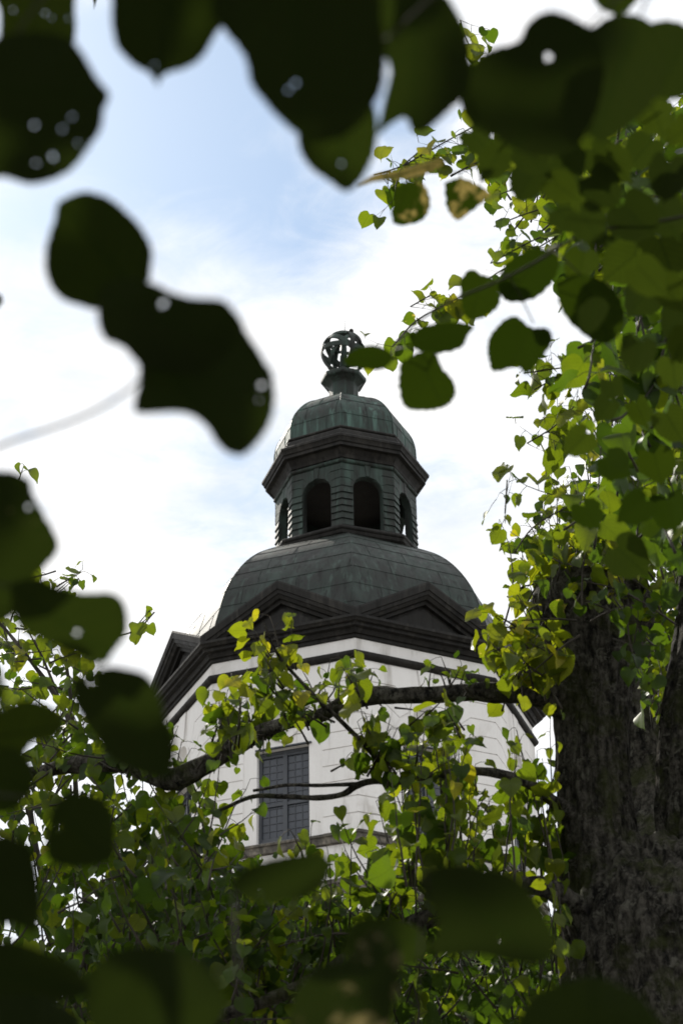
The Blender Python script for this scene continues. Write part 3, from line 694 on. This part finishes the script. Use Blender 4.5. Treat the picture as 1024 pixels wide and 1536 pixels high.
fill(lv, tw, [(900, 200), (1040, 150), (1040, 840), (970, 860), (900, 760), (890, 600), (900, 480), (850, 300)], 62, (4.0, 5.2), .07, .25)
tag(lv.build("crown", M_leaf, tree), None, None); tag(tw.build("twig", M_twig, tree), None, None, kind='stuff')

# ------------------------------------------------------------------ slender linden on the left
b2 = at(60, 1536, 7.4)
tree2 = empty("linden_tree", (b2.x, b2.y, 0))
tag(tree2, "slender young linden with thin arching stems and sparse leaves against the sky at the left", "tree", "linden trees")
st = MB()
P = smooth_path([(b2.x+.05, b2.y, -.1, .06), (b2.x, b2.y, 2.0, .045), (*at(112, 1540, 7.4), .03), (*at(90, 1400, 7.4), .016), (*at(58, 1290, 7.4), .012), (*at(40, 1180, 7.3), .011)], 6)
st.tube([Vector(p[:3]) for p in P], [p[3] for p in P], 8)
limb(st, [(112, 1540, 7.4, 7), (130, 1400, 7.3, 4.5), (115, 1200, 7.2, 4), (108, 1095, 7.1, 3.6), (78, 1035, 7.1, 3.4), (40, 983, 7.1, 3), (0, 935, 7.1, 2.6), (-60, 880, 7.1, 2)])
limb(st, [(110, 1110, 7.15, 3), (106, 1040, 7.1, 2.6), (98, 975, 7.1, 2.2), (100, 900, 7.1, 1.6), (118, 868, 7.1, 1.2)])
limb(st, [(108, 1095, 7.15, 2.4), (70, 1000, 7.15, 2), (52, 960, 7.15, 1.6)])
limb(st, [(100, 985, 7.1, 1.6), (160, 960, 7.05, 1.3), (205, 945, 7.0, 1.2), (232, 918, 7.0, .9)])
st.build("trunk", M_twig, tree2)
lv, tw = Leaves(), MB()
fill(lv, tw, [(0, 880), (90, 880), (130, 1000), (140, 1130), (0, 1130), (0, 990)], 40, (6.8, 7.5), .05, .5, (0, 0, .4), (.12, .3))
fill(lv, tw, [(0, 860), (60, 850), (60, 1000), (0, 1000)], 10, (6.8, 7.5), .05, .5, (0, 0, .4), (.1, .25))
fill(lv, tw, [(0, 1120), (150, 1120), (200, 1180), (200, 1260), (0, 1300)], 26, (6.8, 7.6), .05, .45, (0, 0, .4), (.12, .3))
fill(lv, tw, [(0, 1340), (110, 1300), (150, 1530), (0, 1540)], 10, (6.8, 7.6), .05, .4, (0, 0, .4), (.12, .3))
for (x0, y0, x1, y1, n) in ((195, 950, 235, 915, 2), (85, 880, 130, 858, 2), (28, 722, 34, 700, 1), (70, 900, 110, 870, 2)):
    for _ in range(n):
        p, q = at(x0, y0, 7.0), at(x1, y1, 7.0); shoot(lv, tw, p, q-p, max(.09, (q-p).length), .045, .5, .04, .2)
lv.build("crown", M_leaf, tree2); tag(tw.build("twig", M_twig, tree2), None, None, kind='stuff')

# ------------------------------------------------------------------ unseen linden added left of the view to shade the lower leaves
b5 = Vector((-4.9, 14.2, 0))
shade_linden = empty("linden_tree", b5)
tag(shade_linden, "tall full crowned linden out of view at the left, added to shade the lower leaves", "tree", "linden trees")
q5 = MB(); P = smooth_path([(b5.x, b5.y, -.1, .36), (b5.x, b5.y, .8, .27), (b5.x+.05, b5.y, 3.5, .22), (b5.x, b5.y+.05, 6.5, .17), (b5.x-.05, b5.y, 10.5, .05)], 12)
q5.tube([Vector(p[:3]) for p in P], [p[3] for p in P], 28, True, bark_nz(1)); q5.build("trunk", M_bark, shade_linden)
for i in range(9):
    a = i*2.4; z0 = 6.2+.45*i; q5 = MB(); P = smooth_path([(b5.x, b5.y, z0, .08), (b5.x+.7*math.cos(a), b5.y+.8*math.sin(a), z0+.7, .05), (b5.x+1.4*math.cos(a), b5.y+1.7*math.sin(a), z0+1.1, .015)], 6)
    q5.tube([Vector(p[:3]) for p in P], [p[3] for p in P], 8); q5.build("limb", M_bark, shade_linden)
l5 = Leaves(); k = 0
while k < 9000:
    d = rv().normalized(); r = rng.uniform(.25, 1)**.45
    p = b5 + Vector((d.x*1.85*r, d.y*2.3*r, 9.2+d.z*3.0*r))
    if mnoise.noise(p*.9) < -.28: continue
    q = to_px(p)
    if q and q[0] > -30: continue
    l5.add(p, rv()+Vector((0, 0, -.7)), Vector((0, 0, 1))+rv(.6), rng.uniform(.09, .15), float(rng.uniform(.1, .6))); k += 1
l5.build("crown", M_leaf, shade_linden)

# ------------------------------------------------------------------ dark foliage added behind the lower leaves to stand in for shade
b4 = at(520, 1536, 11.5)
shade_backing = empty("shade_backing_tree", (b4.x, b4.y, 0))
tag(shade_backing, "dense black green foliage low behind the sunlit linden leaves, added to stand in for shaded gaps", "tree")
yt = MB(); P = smooth_path([(b4.x, b4.y, -.1, .3), (b4.x+.05, b4.y, 1.5, .22), (b4.x, b4.y+.1, 3.5, .14), (b4.x-.05, b4.y, 5.6, .04)], 8)
yt.tube([Vector(p[:3]) for p in P], [p[3] for p in P], 20, True, bark_nz(1)); yt.build("trunk", M_bark, shade_backing)
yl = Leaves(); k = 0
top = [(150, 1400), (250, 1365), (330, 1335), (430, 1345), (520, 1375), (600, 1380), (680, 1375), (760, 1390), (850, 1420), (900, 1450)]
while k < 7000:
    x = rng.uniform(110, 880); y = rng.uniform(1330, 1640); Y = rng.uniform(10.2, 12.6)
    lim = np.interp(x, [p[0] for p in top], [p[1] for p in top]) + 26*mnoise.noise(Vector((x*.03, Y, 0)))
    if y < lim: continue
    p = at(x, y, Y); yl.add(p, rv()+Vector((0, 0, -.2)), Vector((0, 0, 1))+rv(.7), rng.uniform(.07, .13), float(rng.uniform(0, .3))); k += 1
yl.build("crown", M_deep, shade_backing)

# ------------------------------------------------------------------ the linden the camera stands under: blurred leaves near the lens
tree3 = empty("linden_tree", (-1.9, -2.4, 0))
tag(tree3, "dark shaded linden overhead whose big blurred leaves hang close in front of the camera", "tree", "linden trees")
t3 = MB(); P = smooth_path([(-1.95, -2.4, -.1, .42), (-1.9, -2.4, .6, .33), (-1.8, -2.35, 2.2, .28), (-1.6, -2.1, 4.0, .24), (-1.4, -1.6, 5.6, .17), (-1.1, -.6, 6.8, .08)], 10)
t3.tube([Vector(p[:3]) for p in P], [p[3] for p in P], 32, True, bark_nz(1)); t3.build("trunk", M_bark, tree3)
for pts in ([(-1.7, -2.25, 3.0, .12), (-1.4, -.8, 3.6, .08), (-1.1, .8, 3.7, .05), (-.9, 2.0, 4.0, .02)], [(-1.6, -2.1, 3.6, .13), (-.3, -1.2, 4.2, .09), (.9, .2, 4.5, .06), (1.6, 1.8, 4.6, .025)], [(-1.75, -2.3, 2.5, .09), (-1.6, -1.0, 2.5, .06), (-1.1, .4, 2.3, .035), (-.8, 1.2, 2.3, .015)]):
    q = MB(); P = smooth_path(pts, 8); q.tube([Vector(p[:3]) for p in P], [p[3] for p in P], 12); q.build("limb", M_bark, tree3)
cl = Leaves(); k = 0  # unseen crown, shaped outside the view to shade the near leaves
while k < 13000:
    th = rng.uniform(0, 2*math.pi); el = math.asin(rng.uniform(-.05, 1)); rr = rng.uniform(1.9, 4.5)
    p = Vector((rr*1.15*math.cos(el)*math.cos(th), rr*math.cos(el)*math.sin(th), 1.5+rr*math.sin(el)*1.1))
    if p.y > (4.3 if p.x < -.4 else 3.4) or p.z < 1.2: continue
    if p.y > 1.2 and p.x > -.2 and el < .75 and p.x > .3*p.y: continue
    q = to_px(p)
    if q and -90 < q[0] < 1110 and -75 < q[1] < 1620: continue
    cl.add(p, rv()+Vector((0, 0, -.7)), Vector((0, 0, 1))+rv(.6), rng.uniform(.08, .13), rng.uniform(.1, .7)); k += 1
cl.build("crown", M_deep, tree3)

def traced_leaf(poly, t, base, tip, parent, tint=.3, brown=0., holes=(), tilt=(0, 0), cup=.12, mat=None, name="leaf"):
    """one leaf at axial depth t with its own outline, holes, curl and tilt"""
    c = np.mean(np.array(poly, float), 0); O = atd(c[0], c[1], t); s = t/FPX
    out = smooth_path(list(poly)+[poly[0]], 5)[:-1]
    rim = []
    for i, p in enumerate(out):                      # fine teeth along the rim
        q = p + (p-c)/np.linalg.norm(p-c)*(.9 if i % 2 else -.7) + rng.normal(0, .4, 2); rim.append(q)
    V = [Vector(((p[0]-c[0]), (p[1]-c[1]))) for p in rim]; E = [(i, (i+1) % len(V)) for i in range(len(V))]
    for hx, hy, hr in holes:
        b0 = len(V); m = 9
        V += [Vector((hx-c[0]+hr*.78*(1+rng.normal(0, .3))*math.cos(2*math.pi*i/m), hy-c[1]+hr*.78*(1+rng.normal(0, .3))*math.sin(2*math.pi*i/m))) for i in range(m)]
        E += [(b0+i, b0+(i+1) % m) for i in range(m)]
    arr = np.array(rim); lo, hi = arr.min(0), arr.max(0); stp = max(9, (hi-lo).max()/16)
    for x in np.arange(lo[0], hi[0], stp):
        for y in np.arange(lo[1], hi[1], stp):
            if inpoly(x, y, rim) and all(math.hypot(x-h[0], y-h[1]) > h[2]*1.6 for h in holes): V.append(Vector((x-c[0], y-c[1])))
    vo, _, fo, *_r = delaunay_2d_cdt(V, E, [], 1, 1e-4)
    b2 = np.array(base)-c; t2 = np.array(tip)-c; ax_ = (t2-b2); ln = np.linalg.norm(ax_); ax_ = ax_/ln; sd = np.array([-ax_[1], ax_[0]])
    ex = (atd(c[0]+1, c[1], t)-O).normalized(); ey = (atd(c[0], c[1]+1, t)-O).normalized(); ez = ray(*c).normalized()
    size = max(hi-lo)
    co = []; uv = []
    for p in vo:
        q = np.array((p.x, p.y)); a = (q-b2)@ax_/ln; w_ = (q-b2)@sd/ln
        z = tilt[0]*q[0] + tilt[1]*q[1] + cup*size*(1.2*abs(w_) + .9*(a-.5)**2 + .10*math.sin(7*a+3*w_) + .12*mnoise.noise(Vector((q[0]*.03, q[1]*.03, c[0]))))
        co.append(O + (ex*q[0]+ey*q[1]+ez*z)*s); uv.append((w_, a))
    fs = []
    for f in fo:
        m = sum((vo[i] for i in f), Vector((0, 0)))/len(f); x, y = m.x+c[0], m.y+c[1]
        if not inpoly(x, y, rim) or any(math.hypot(x-h[0], y-h[1]) < h[2]*.55 for h in holes): continue
        fs.append(tuple(f))
    me = bpy.data.meshes.new(name); me.from_pydata(co, [], fs); me.update()
    me.polygons.foreach_set('use_smooth', [True]*len(fs))
    ul = me.uv_layers.new(name='UVMap')
    for lp in me.loops: ul.data[lp.index].uv = uv[lp.vertex_index]
    ca = me.attributes.new('tint', 'FLOAT_COLOR', 'POINT')
    ca.data.foreach_set('color', np.tile(np.array((tint, brown, 0, 1), np.float32), len(co)))
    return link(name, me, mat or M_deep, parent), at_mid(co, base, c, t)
def at_mid(co, base, c, t): return atd(base[0], base[1], t)

def twig(path, t_or, leaves, r=.0022):
    """path: px points (x, y, depth); leaves: dicts for traced_leaf"""
    mb = MB(); P = [Vector(p) for p in smooth_path([(*atd(*p),) for p in path], 5)]
    mb.tube(P, [r*(1-.5*i/len(P)) for i in range(len(P))], 6)
    spec = []
    for lf in leaves:
        poly, t = lf['poly'], lf['t']
        b0 = atd(*lf['base'], t); near = min(P, key=lambda q: (q-b0).length)
        if (near-b0).length > .3: continue
        mb.tube([near, (near*.6+b0*.4)+Vector((0, 0, .003)), b0], [.0009, .0008, .0008], 5)
    o = mb.build("twig", M_twig, tree3)
    for lf in leaves:
        traced_leaf(lf['poly'], lf['t'], lf['base'], lf['tip'], o, **{k: v for k, v in lf.items() if k not in ('poly', 't', 'base', 'tip')})
def lf(poly, t, base, tip, **k): return dict(poly=poly, t=t, base=base, tip=tip, **k)

twig([(-80, -60, 1.2), (100, -50, 1.15), (300, -60, 1.1), (560, -70, 1.1), (760, -60, 1.15), (1000, -60, 1.2)], 0, [
 lf([(-12, -10), (0, 18), (0, 50), (8, 64), (50, 70), (105, 68), (114, 48), (113, 15), (108, -20), (50, -32)], 1.35, (50, -32), (55, 70), tint=.95, tilt=(.2, -.3), holes=[(20, 15, 2.4), (68, 20, 2.4), (78, 27, 2), (103, 27, 2)]),
 lf([(-30, 65), (15, 52), (60, 48), (104, 58), (121, 75), (135, 98), (148, 120), (165, 142), (157, 165), (153, 192), (140, 214), (104, 259), (55, 277), (20, 270), (-35, 240)], 1.12, (-30, 130), (165, 142), tint=.1, tilt=(.25, .1), holes=[(52, 188, 5), (108, 175, 4), (80, 236, 5), (94, 193, 3), (54, 245, 3.5), (118, 216, 3)]),
 lf([(171, -40), (168, 0), (169, 45), (178, 74), (200, 97), (225, 111), (236, 129), (246, 113), (280, 102), (305, 84), (325, 50), (345, 20), (350, -40)], 1.15, (260, -45), (237, 129), tint=.25, tilt=(.1, .35), holes=[(232, 98, 2.2)]),
 lf([(322, -40), (318, 15), (336, 45), (356, 70), (370, 95), (375, 125), (392, 148), (412, 172), (440, 198), (470, 214), (520, 202), (560, 160), (577, 110), (572, 40), (540, -30)], 1.1, (440, -50), (455, 212), tint=.08, tilt=(-.2, .2), holes=[(337, 15, 6.5), (443, 124, 4), (432, 135, 3.5), (400, 160, 4), (428, 190, 5)]),
 lf([(455, 150), (447, 212), (460, 245), (490, 270), (519, 288), (540, 272), (558, 240), (566, 200), (560, 158), (530, 135), (480, 130)], 1.25, (505, 128), (519, 288), tint=.4, tilt=(.1, .3), holes=[(512, 245, 3)]),
 lf([(588, -30), (570, 10), (560, 60), (585, 100), (576, 150), (567, 200), (587, 186), (608, 178), (618, 197), (634, 199), (652, 186), (674, 166), (700, 140), (707, 95), (697, 40), (655, -20)], 1.3, (620, -35), (622, 198), tint=.2, tilt=(.2, .1)),
 lf([(480, -60), (500, -5), (520, 45), (560, 70), (588, 40), (590, -20), (560, -60)], 1.2, (530, -60), (560, 70), tint=.3, tilt=(.2, .1)),
 lf([(712, 90), (735, 73), (775, 62), (790, 36), (812, 20), (835, 18), (865, 31), (892, 52), (905, 100), (895, 165), (862, 222), (815, 238), (765, 222), (728, 192), (708, 140)], 1.35, (880, 40), (770, 225), tint=.05, tilt=(-.2, .2), holes=[(821, 85, 8)]),
 lf([(700, 100), (730, 85), (770, 90), (790, 130), (780, 190), (740, 205), (700, 180), (690, 140)], 1.5, (770, 90), (700, 195), tint=.3, tilt=(.2, .2)),
 lf([(880, 45), (920, 22), (960, 24), (985, 45), (1003, 90), (988, 142), (950, 182), (905, 212), (870, 185), (862, 110)], 1.45, (960, 20), (890, 205), tint=.2, tilt=(.1, -.2)),
 lf([(960, 40), (1000, 30), (1040, 50), (1050, 120), (1010, 150), (975, 130)], 1.6, (1040, 30), (985, 145), tint=.3, tilt=(.1, -.2)),
 lf([(888, -20), (893, 5), (918, 21), (940, 17), (962, -15), (925, -35)], 1.6, (925, -35), (920, 21), tint=.4),
])
twig([(-60, 700, 1.25), (10, 665, 1.2), (125, 625, 1.18), (205, 575, 1.15), (240, 520, 1.15), (225, 460, 1.15)], 0, [
 lf([(86, 304), (110, 292), (135, 288), (165, 298), (190, 318), (215, 345), (229, 375), (228, 400), (222, 425), (190, 446), (150, 464), (120, 459), (90, 446), (72, 420), (68, 385), (75, 350), (82, 330)], 1.2, (205, 440), (90, 300), tint=.5, tilt=(.2, .2)),
 lf([(145, 480), (150, 432), (190, 416), (230, 425), (255, 437), (290, 447), (330, 450), (352, 470), (350, 520), (310, 560), (260, 560), (208, 545), (185, 522), (155, 508)], 1.12, (225, 470), (345, 520), tint=.1, tilt=(-.2, .3), holes=[(247, 455, 7.5)]),
 lf([(209, 540), (209, 575), (203, 600), (206, 620), (250, 618), (285, 622), (310, 640), (330, 670), (360, 684), (385, 666), (405, 635), (413, 600), (410, 560), (400, 545), (385, 520), (372, 500), (348, 464), (300, 470), (245, 500)], 1.15, (225, 520), (360, 683), tint=.15, tilt=(.2, -.1), holes=[(393, 578, 6), (388, 600, 2)]),
], .0013)
twig([(-90, 650, 1.4), (-60, 800, 1.35), (-50, 1000, 1.35), (-60, 1250, 1.35), (-70, 1500, 1.4)], 0, [
 lf([(-30, 702), (0, 706), (23, 709), (45, 721), (49, 739), (64, 768), (89, 817), (70, 848), (56, 862), (30, 880), (-10, 885), (-35, 860)], 1.3, (-35, 720), (89, 817), tint=.15, brown=.4, tilt=(.2, .1), holes=[(43, 760, 5)]),
 lf([(-30, 870), (0, 855), (40, 862), (52, 880), (40, 900), (10, 930), (-30, 935)], 1.4, (-30, 900), (52, 880), tint=.3),
 lf([(16, 875), (58, 866), (78, 875), (117, 888), (164, 889), (183, 899), (191, 918), (191, 949), (172, 977), (156, 996), (125, 988), (82, 969), (47, 953), (23, 930)], 1.25, (16, 880), (170, 985), tint=.35, tilt=(.1, .25), holes=[(116, 948, 5)]),
 lf([(107, 1020), (137, 1008), (164, 1000), (195, 1004), (219, 1012), (234, 1031), (247, 1071), (258, 1096), (262, 1121), (258, 1164), (234, 1167), (195, 1154), (164, 1137), (133, 1094), (113, 1060)], 1.2, (150, 1000), (255, 1170), tint=.1, tilt=(-.1, .2), holes=[(137, 1022, 6)]),
 lf([(8, 1063), (35, 1051), (59, 1053), (90, 1071), (95, 1094), (78, 1107), (47, 1116), (30, 1149), (0, 1186), (-35, 1190), (-35, 1070)], 1.5, (-35, 1110), (95, 1090), tint=.8, tilt=(.2, .2)),
 lf([(-35, 985), (0, 1003), (8, 1030), (5, 1060), (-35, 1075)], 1.2, (-35, 1030), (8, 1035), tint=.1),
 lf([(-40, 1130), (10, 1120), (45, 1140), (50, 1180), (20, 1215), (-40, 1210)], 1.4, (-40, 1170), (50, 1180), tint=.5),
 lf([(77, 1215), (100, 1190), (140, 1191), (165, 1210), (173, 1250), (167, 1290), (125, 1301), (75, 1292), (70, 1255)], 1.3, (80, 1200), (165, 1298), tint=.3, tilt=(.2, .1), holes=[(88, 1242, 4)]),
 lf([(-35, 1252), (10, 1254), (45, 1270), (58, 1310), (61, 1350), (55, 1399), (20, 1386), (-35, 1382)], 1.25, (-35, 1320), (56, 1400), tint=.1, tilt=(.1, .2)),
 lf([(-40, 1408), (20, 1412), (60, 1425), (100, 1440), (126, 1465), (130, 1492), (70, 1504), (-40, 1500)], 1.25, (-40, 1450), (130, 1490), tint=.15, tilt=(.1, .2)),
])
twig([(-70, 1640, 1.35), (250, 1620, 1.3), (520, 1610, 1.3), (760, 1620, 1.3), (1000, 1620, 1.35)], 0, [
 lf([(122, 1470), (170, 1428), (240, 1421), (300, 1440), (336, 1490), (322, 1540), (240, 1565), (150, 1560)], 1.3, (230, 1565), (235, 1420), tint=.12, tilt=(.1, -.3)),
 lf([(-20, 1500), (40, 1492), (90, 1505), (125, 1535), (80, 1570), (-20, 1570)], 1.2, (50, 1572), (50, 1492), tint=.2, tilt=(.1, -.9)),
 lf([(345, 1330), (365, 1305), (400, 1291), (440, 1282), (480, 1279), (496, 1295), (491, 1320), (470, 1341), (430, 1351), (380, 1354)], 1.4, (350, 1335), (490, 1285), tint=.1, brown=.25, tilt=(.1, .5), holes=[(391, 1342, 4)]),
 lf([(620, 1325), (642, 1305), (677, 1297), (722, 1301), (762, 1310), (793, 1335), (822, 1380), (833, 1420), (812, 1446), (762, 1443), (712, 1432), (662, 1436), (642, 1420), (655, 1400), (647, 1360)], 1.25, (640, 1310), (825, 1445), tint=0.0, tilt=(-.1, .2), holes=[(752, 1406, 4.5)]),
 lf([(778, 1520), (800, 1490), (850, 1470), (900, 1464), (950, 1490), (982, 1520), (985, 1570), (780, 1570)], 1.1, (880, 1570), (890, 1464), tint=.5, tilt=(.1, -.3)),
 lf([(440, 1492), (470, 1452), (515, 1440), (550, 1400), (585, 1392), (602, 1440), (592, 1500), (560, 1570), (440, 1570)], 1.3, (500, 1572), (585, 1392), tint=.15, brown=.6, tilt=(.1, -.5)),
 lf([(510, 1430), (530, 1385), (580, 1375), (630, 1395), (640, 1430), (600, 1450), (540, 1455)], 1.5, (530, 1455), (635, 1400), tint=.3, brown=.3),
])
twig([(1120, 300, 2.6), (1000, 330, 2.6), (880, 350, 2.6), (800, 395, 2.6), (740, 425, 2.6), (680, 450, 2.6), (630, 480, 2.6), (600, 510, 2.6), (588, 532, 2.6)], 0, [
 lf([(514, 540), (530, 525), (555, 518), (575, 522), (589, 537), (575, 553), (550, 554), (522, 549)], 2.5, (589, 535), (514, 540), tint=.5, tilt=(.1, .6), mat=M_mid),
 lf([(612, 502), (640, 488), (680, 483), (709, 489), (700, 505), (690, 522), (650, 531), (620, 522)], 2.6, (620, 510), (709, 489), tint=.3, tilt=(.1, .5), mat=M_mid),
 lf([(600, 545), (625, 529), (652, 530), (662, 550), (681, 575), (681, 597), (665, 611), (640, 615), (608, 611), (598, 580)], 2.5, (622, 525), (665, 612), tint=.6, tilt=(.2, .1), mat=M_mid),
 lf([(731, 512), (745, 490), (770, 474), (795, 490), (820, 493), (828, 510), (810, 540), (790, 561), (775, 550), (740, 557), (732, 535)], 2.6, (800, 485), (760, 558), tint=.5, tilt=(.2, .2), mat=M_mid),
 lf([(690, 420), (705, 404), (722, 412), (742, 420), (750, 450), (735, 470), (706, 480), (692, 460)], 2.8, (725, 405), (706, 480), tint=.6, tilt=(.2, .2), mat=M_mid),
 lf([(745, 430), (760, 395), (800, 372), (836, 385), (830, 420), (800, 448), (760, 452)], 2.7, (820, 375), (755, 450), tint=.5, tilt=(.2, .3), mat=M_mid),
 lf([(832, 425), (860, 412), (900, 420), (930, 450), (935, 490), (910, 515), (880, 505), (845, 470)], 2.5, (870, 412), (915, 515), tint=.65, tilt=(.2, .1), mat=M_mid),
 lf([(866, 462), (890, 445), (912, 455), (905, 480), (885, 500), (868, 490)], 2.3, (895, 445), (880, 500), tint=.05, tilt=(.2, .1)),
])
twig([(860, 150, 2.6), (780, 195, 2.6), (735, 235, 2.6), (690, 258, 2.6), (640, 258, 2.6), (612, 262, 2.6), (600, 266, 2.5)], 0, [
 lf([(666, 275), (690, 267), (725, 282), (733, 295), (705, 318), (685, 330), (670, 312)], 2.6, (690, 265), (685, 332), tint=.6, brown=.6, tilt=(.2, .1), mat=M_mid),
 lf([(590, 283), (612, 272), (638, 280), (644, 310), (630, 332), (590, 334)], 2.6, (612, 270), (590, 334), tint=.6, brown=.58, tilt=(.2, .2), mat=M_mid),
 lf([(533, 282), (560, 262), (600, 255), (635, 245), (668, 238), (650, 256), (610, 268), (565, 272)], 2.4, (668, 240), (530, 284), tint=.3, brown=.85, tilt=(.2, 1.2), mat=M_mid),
], .0014)
# darker half blurred leaves filling the upper right corner
big = []
spots = [(720, 215, 56), (800, 240, 62), (870, 205, 60), (925, 250, 66), (985, 180, 70), (1015, 330, 74), (940, 365, 70), (975, 420, 70), (890, 300, 64), (845, 285, 58), (1005, 440, 66), (1010, 100, 66), (1020, 520, 60), (735, 250, 60), (790, 275, 66), (850, 250, 70), (905, 285, 72), (885, 340, 74), (955, 330, 80), (1000, 270, 76), (930, 400, 76), (1000, 390, 86), (960, 450, 66), (1015, 480, 70), (850, 330, 52), (870, 400, 58), (960, 230, 66), (1020, 200, 60), (820, 215, 60), (955, 535, 62), (1010, 560, 56), (865, 665, 58), (925, 700, 52), (945, 840, 74), (884, 775, 54), (948, 765, 62), (1005, 770, 64), (985, 700, 60), (1010, 640, 62), (960, 620, 50), (905, 615, 44), (918, 585, 40), (1000, 330, 70), (770, 225, 60), (905, 240, 62)]
for (x, y, r) in spots:
    a = rng.uniform(0.6, 2.6); ca, sa = math.cos(a), math.sin(a); poly = []
    k_ = r*.84; rim_ = [(sx, sy) for sx, sy in half[1:]] + [(0, 1.12)] + [(-sx, sy) for sx, sy in half[:0:-1]] + [(0, .03)]
    sqz = rng.uniform(.75, 1.0)
    for sx, sy in rim_:
        X_, Y_ = sx*k_*1.05*sqz, (sy-.5)*k_
        poly.append((x+ca*Y_-sa*X_+rng.normal(0, 1.5), y+sa*Y_+ca*X_+rng.normal(0, 1.5)))
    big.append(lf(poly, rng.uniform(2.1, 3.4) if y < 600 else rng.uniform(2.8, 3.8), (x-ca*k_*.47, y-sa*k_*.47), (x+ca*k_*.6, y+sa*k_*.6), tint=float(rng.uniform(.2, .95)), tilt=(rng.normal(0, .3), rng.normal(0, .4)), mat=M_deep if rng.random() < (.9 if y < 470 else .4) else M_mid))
for pth, sel in (([(1100, 150, 3.5), (1000, 260, 3.5), (900, 300, 3.5), (800, 250, 3.5), (735, 235, 3.5)], lambda y: y < 360), ([(1120, 480, 3.5), (1030, 430, 3.5), (950, 400, 3.5), (880, 385, 3.5)], lambda y: 360 <= y < 600), ([(1120, 760, 3.9), (1030, 710, 3.9), (950, 720, 3.9), (890, 660, 3.9)], lambda y: y >= 600)):
    twig(pth, 0, [b_ for b_ in big if sel(b_['base'][1])], .0015)
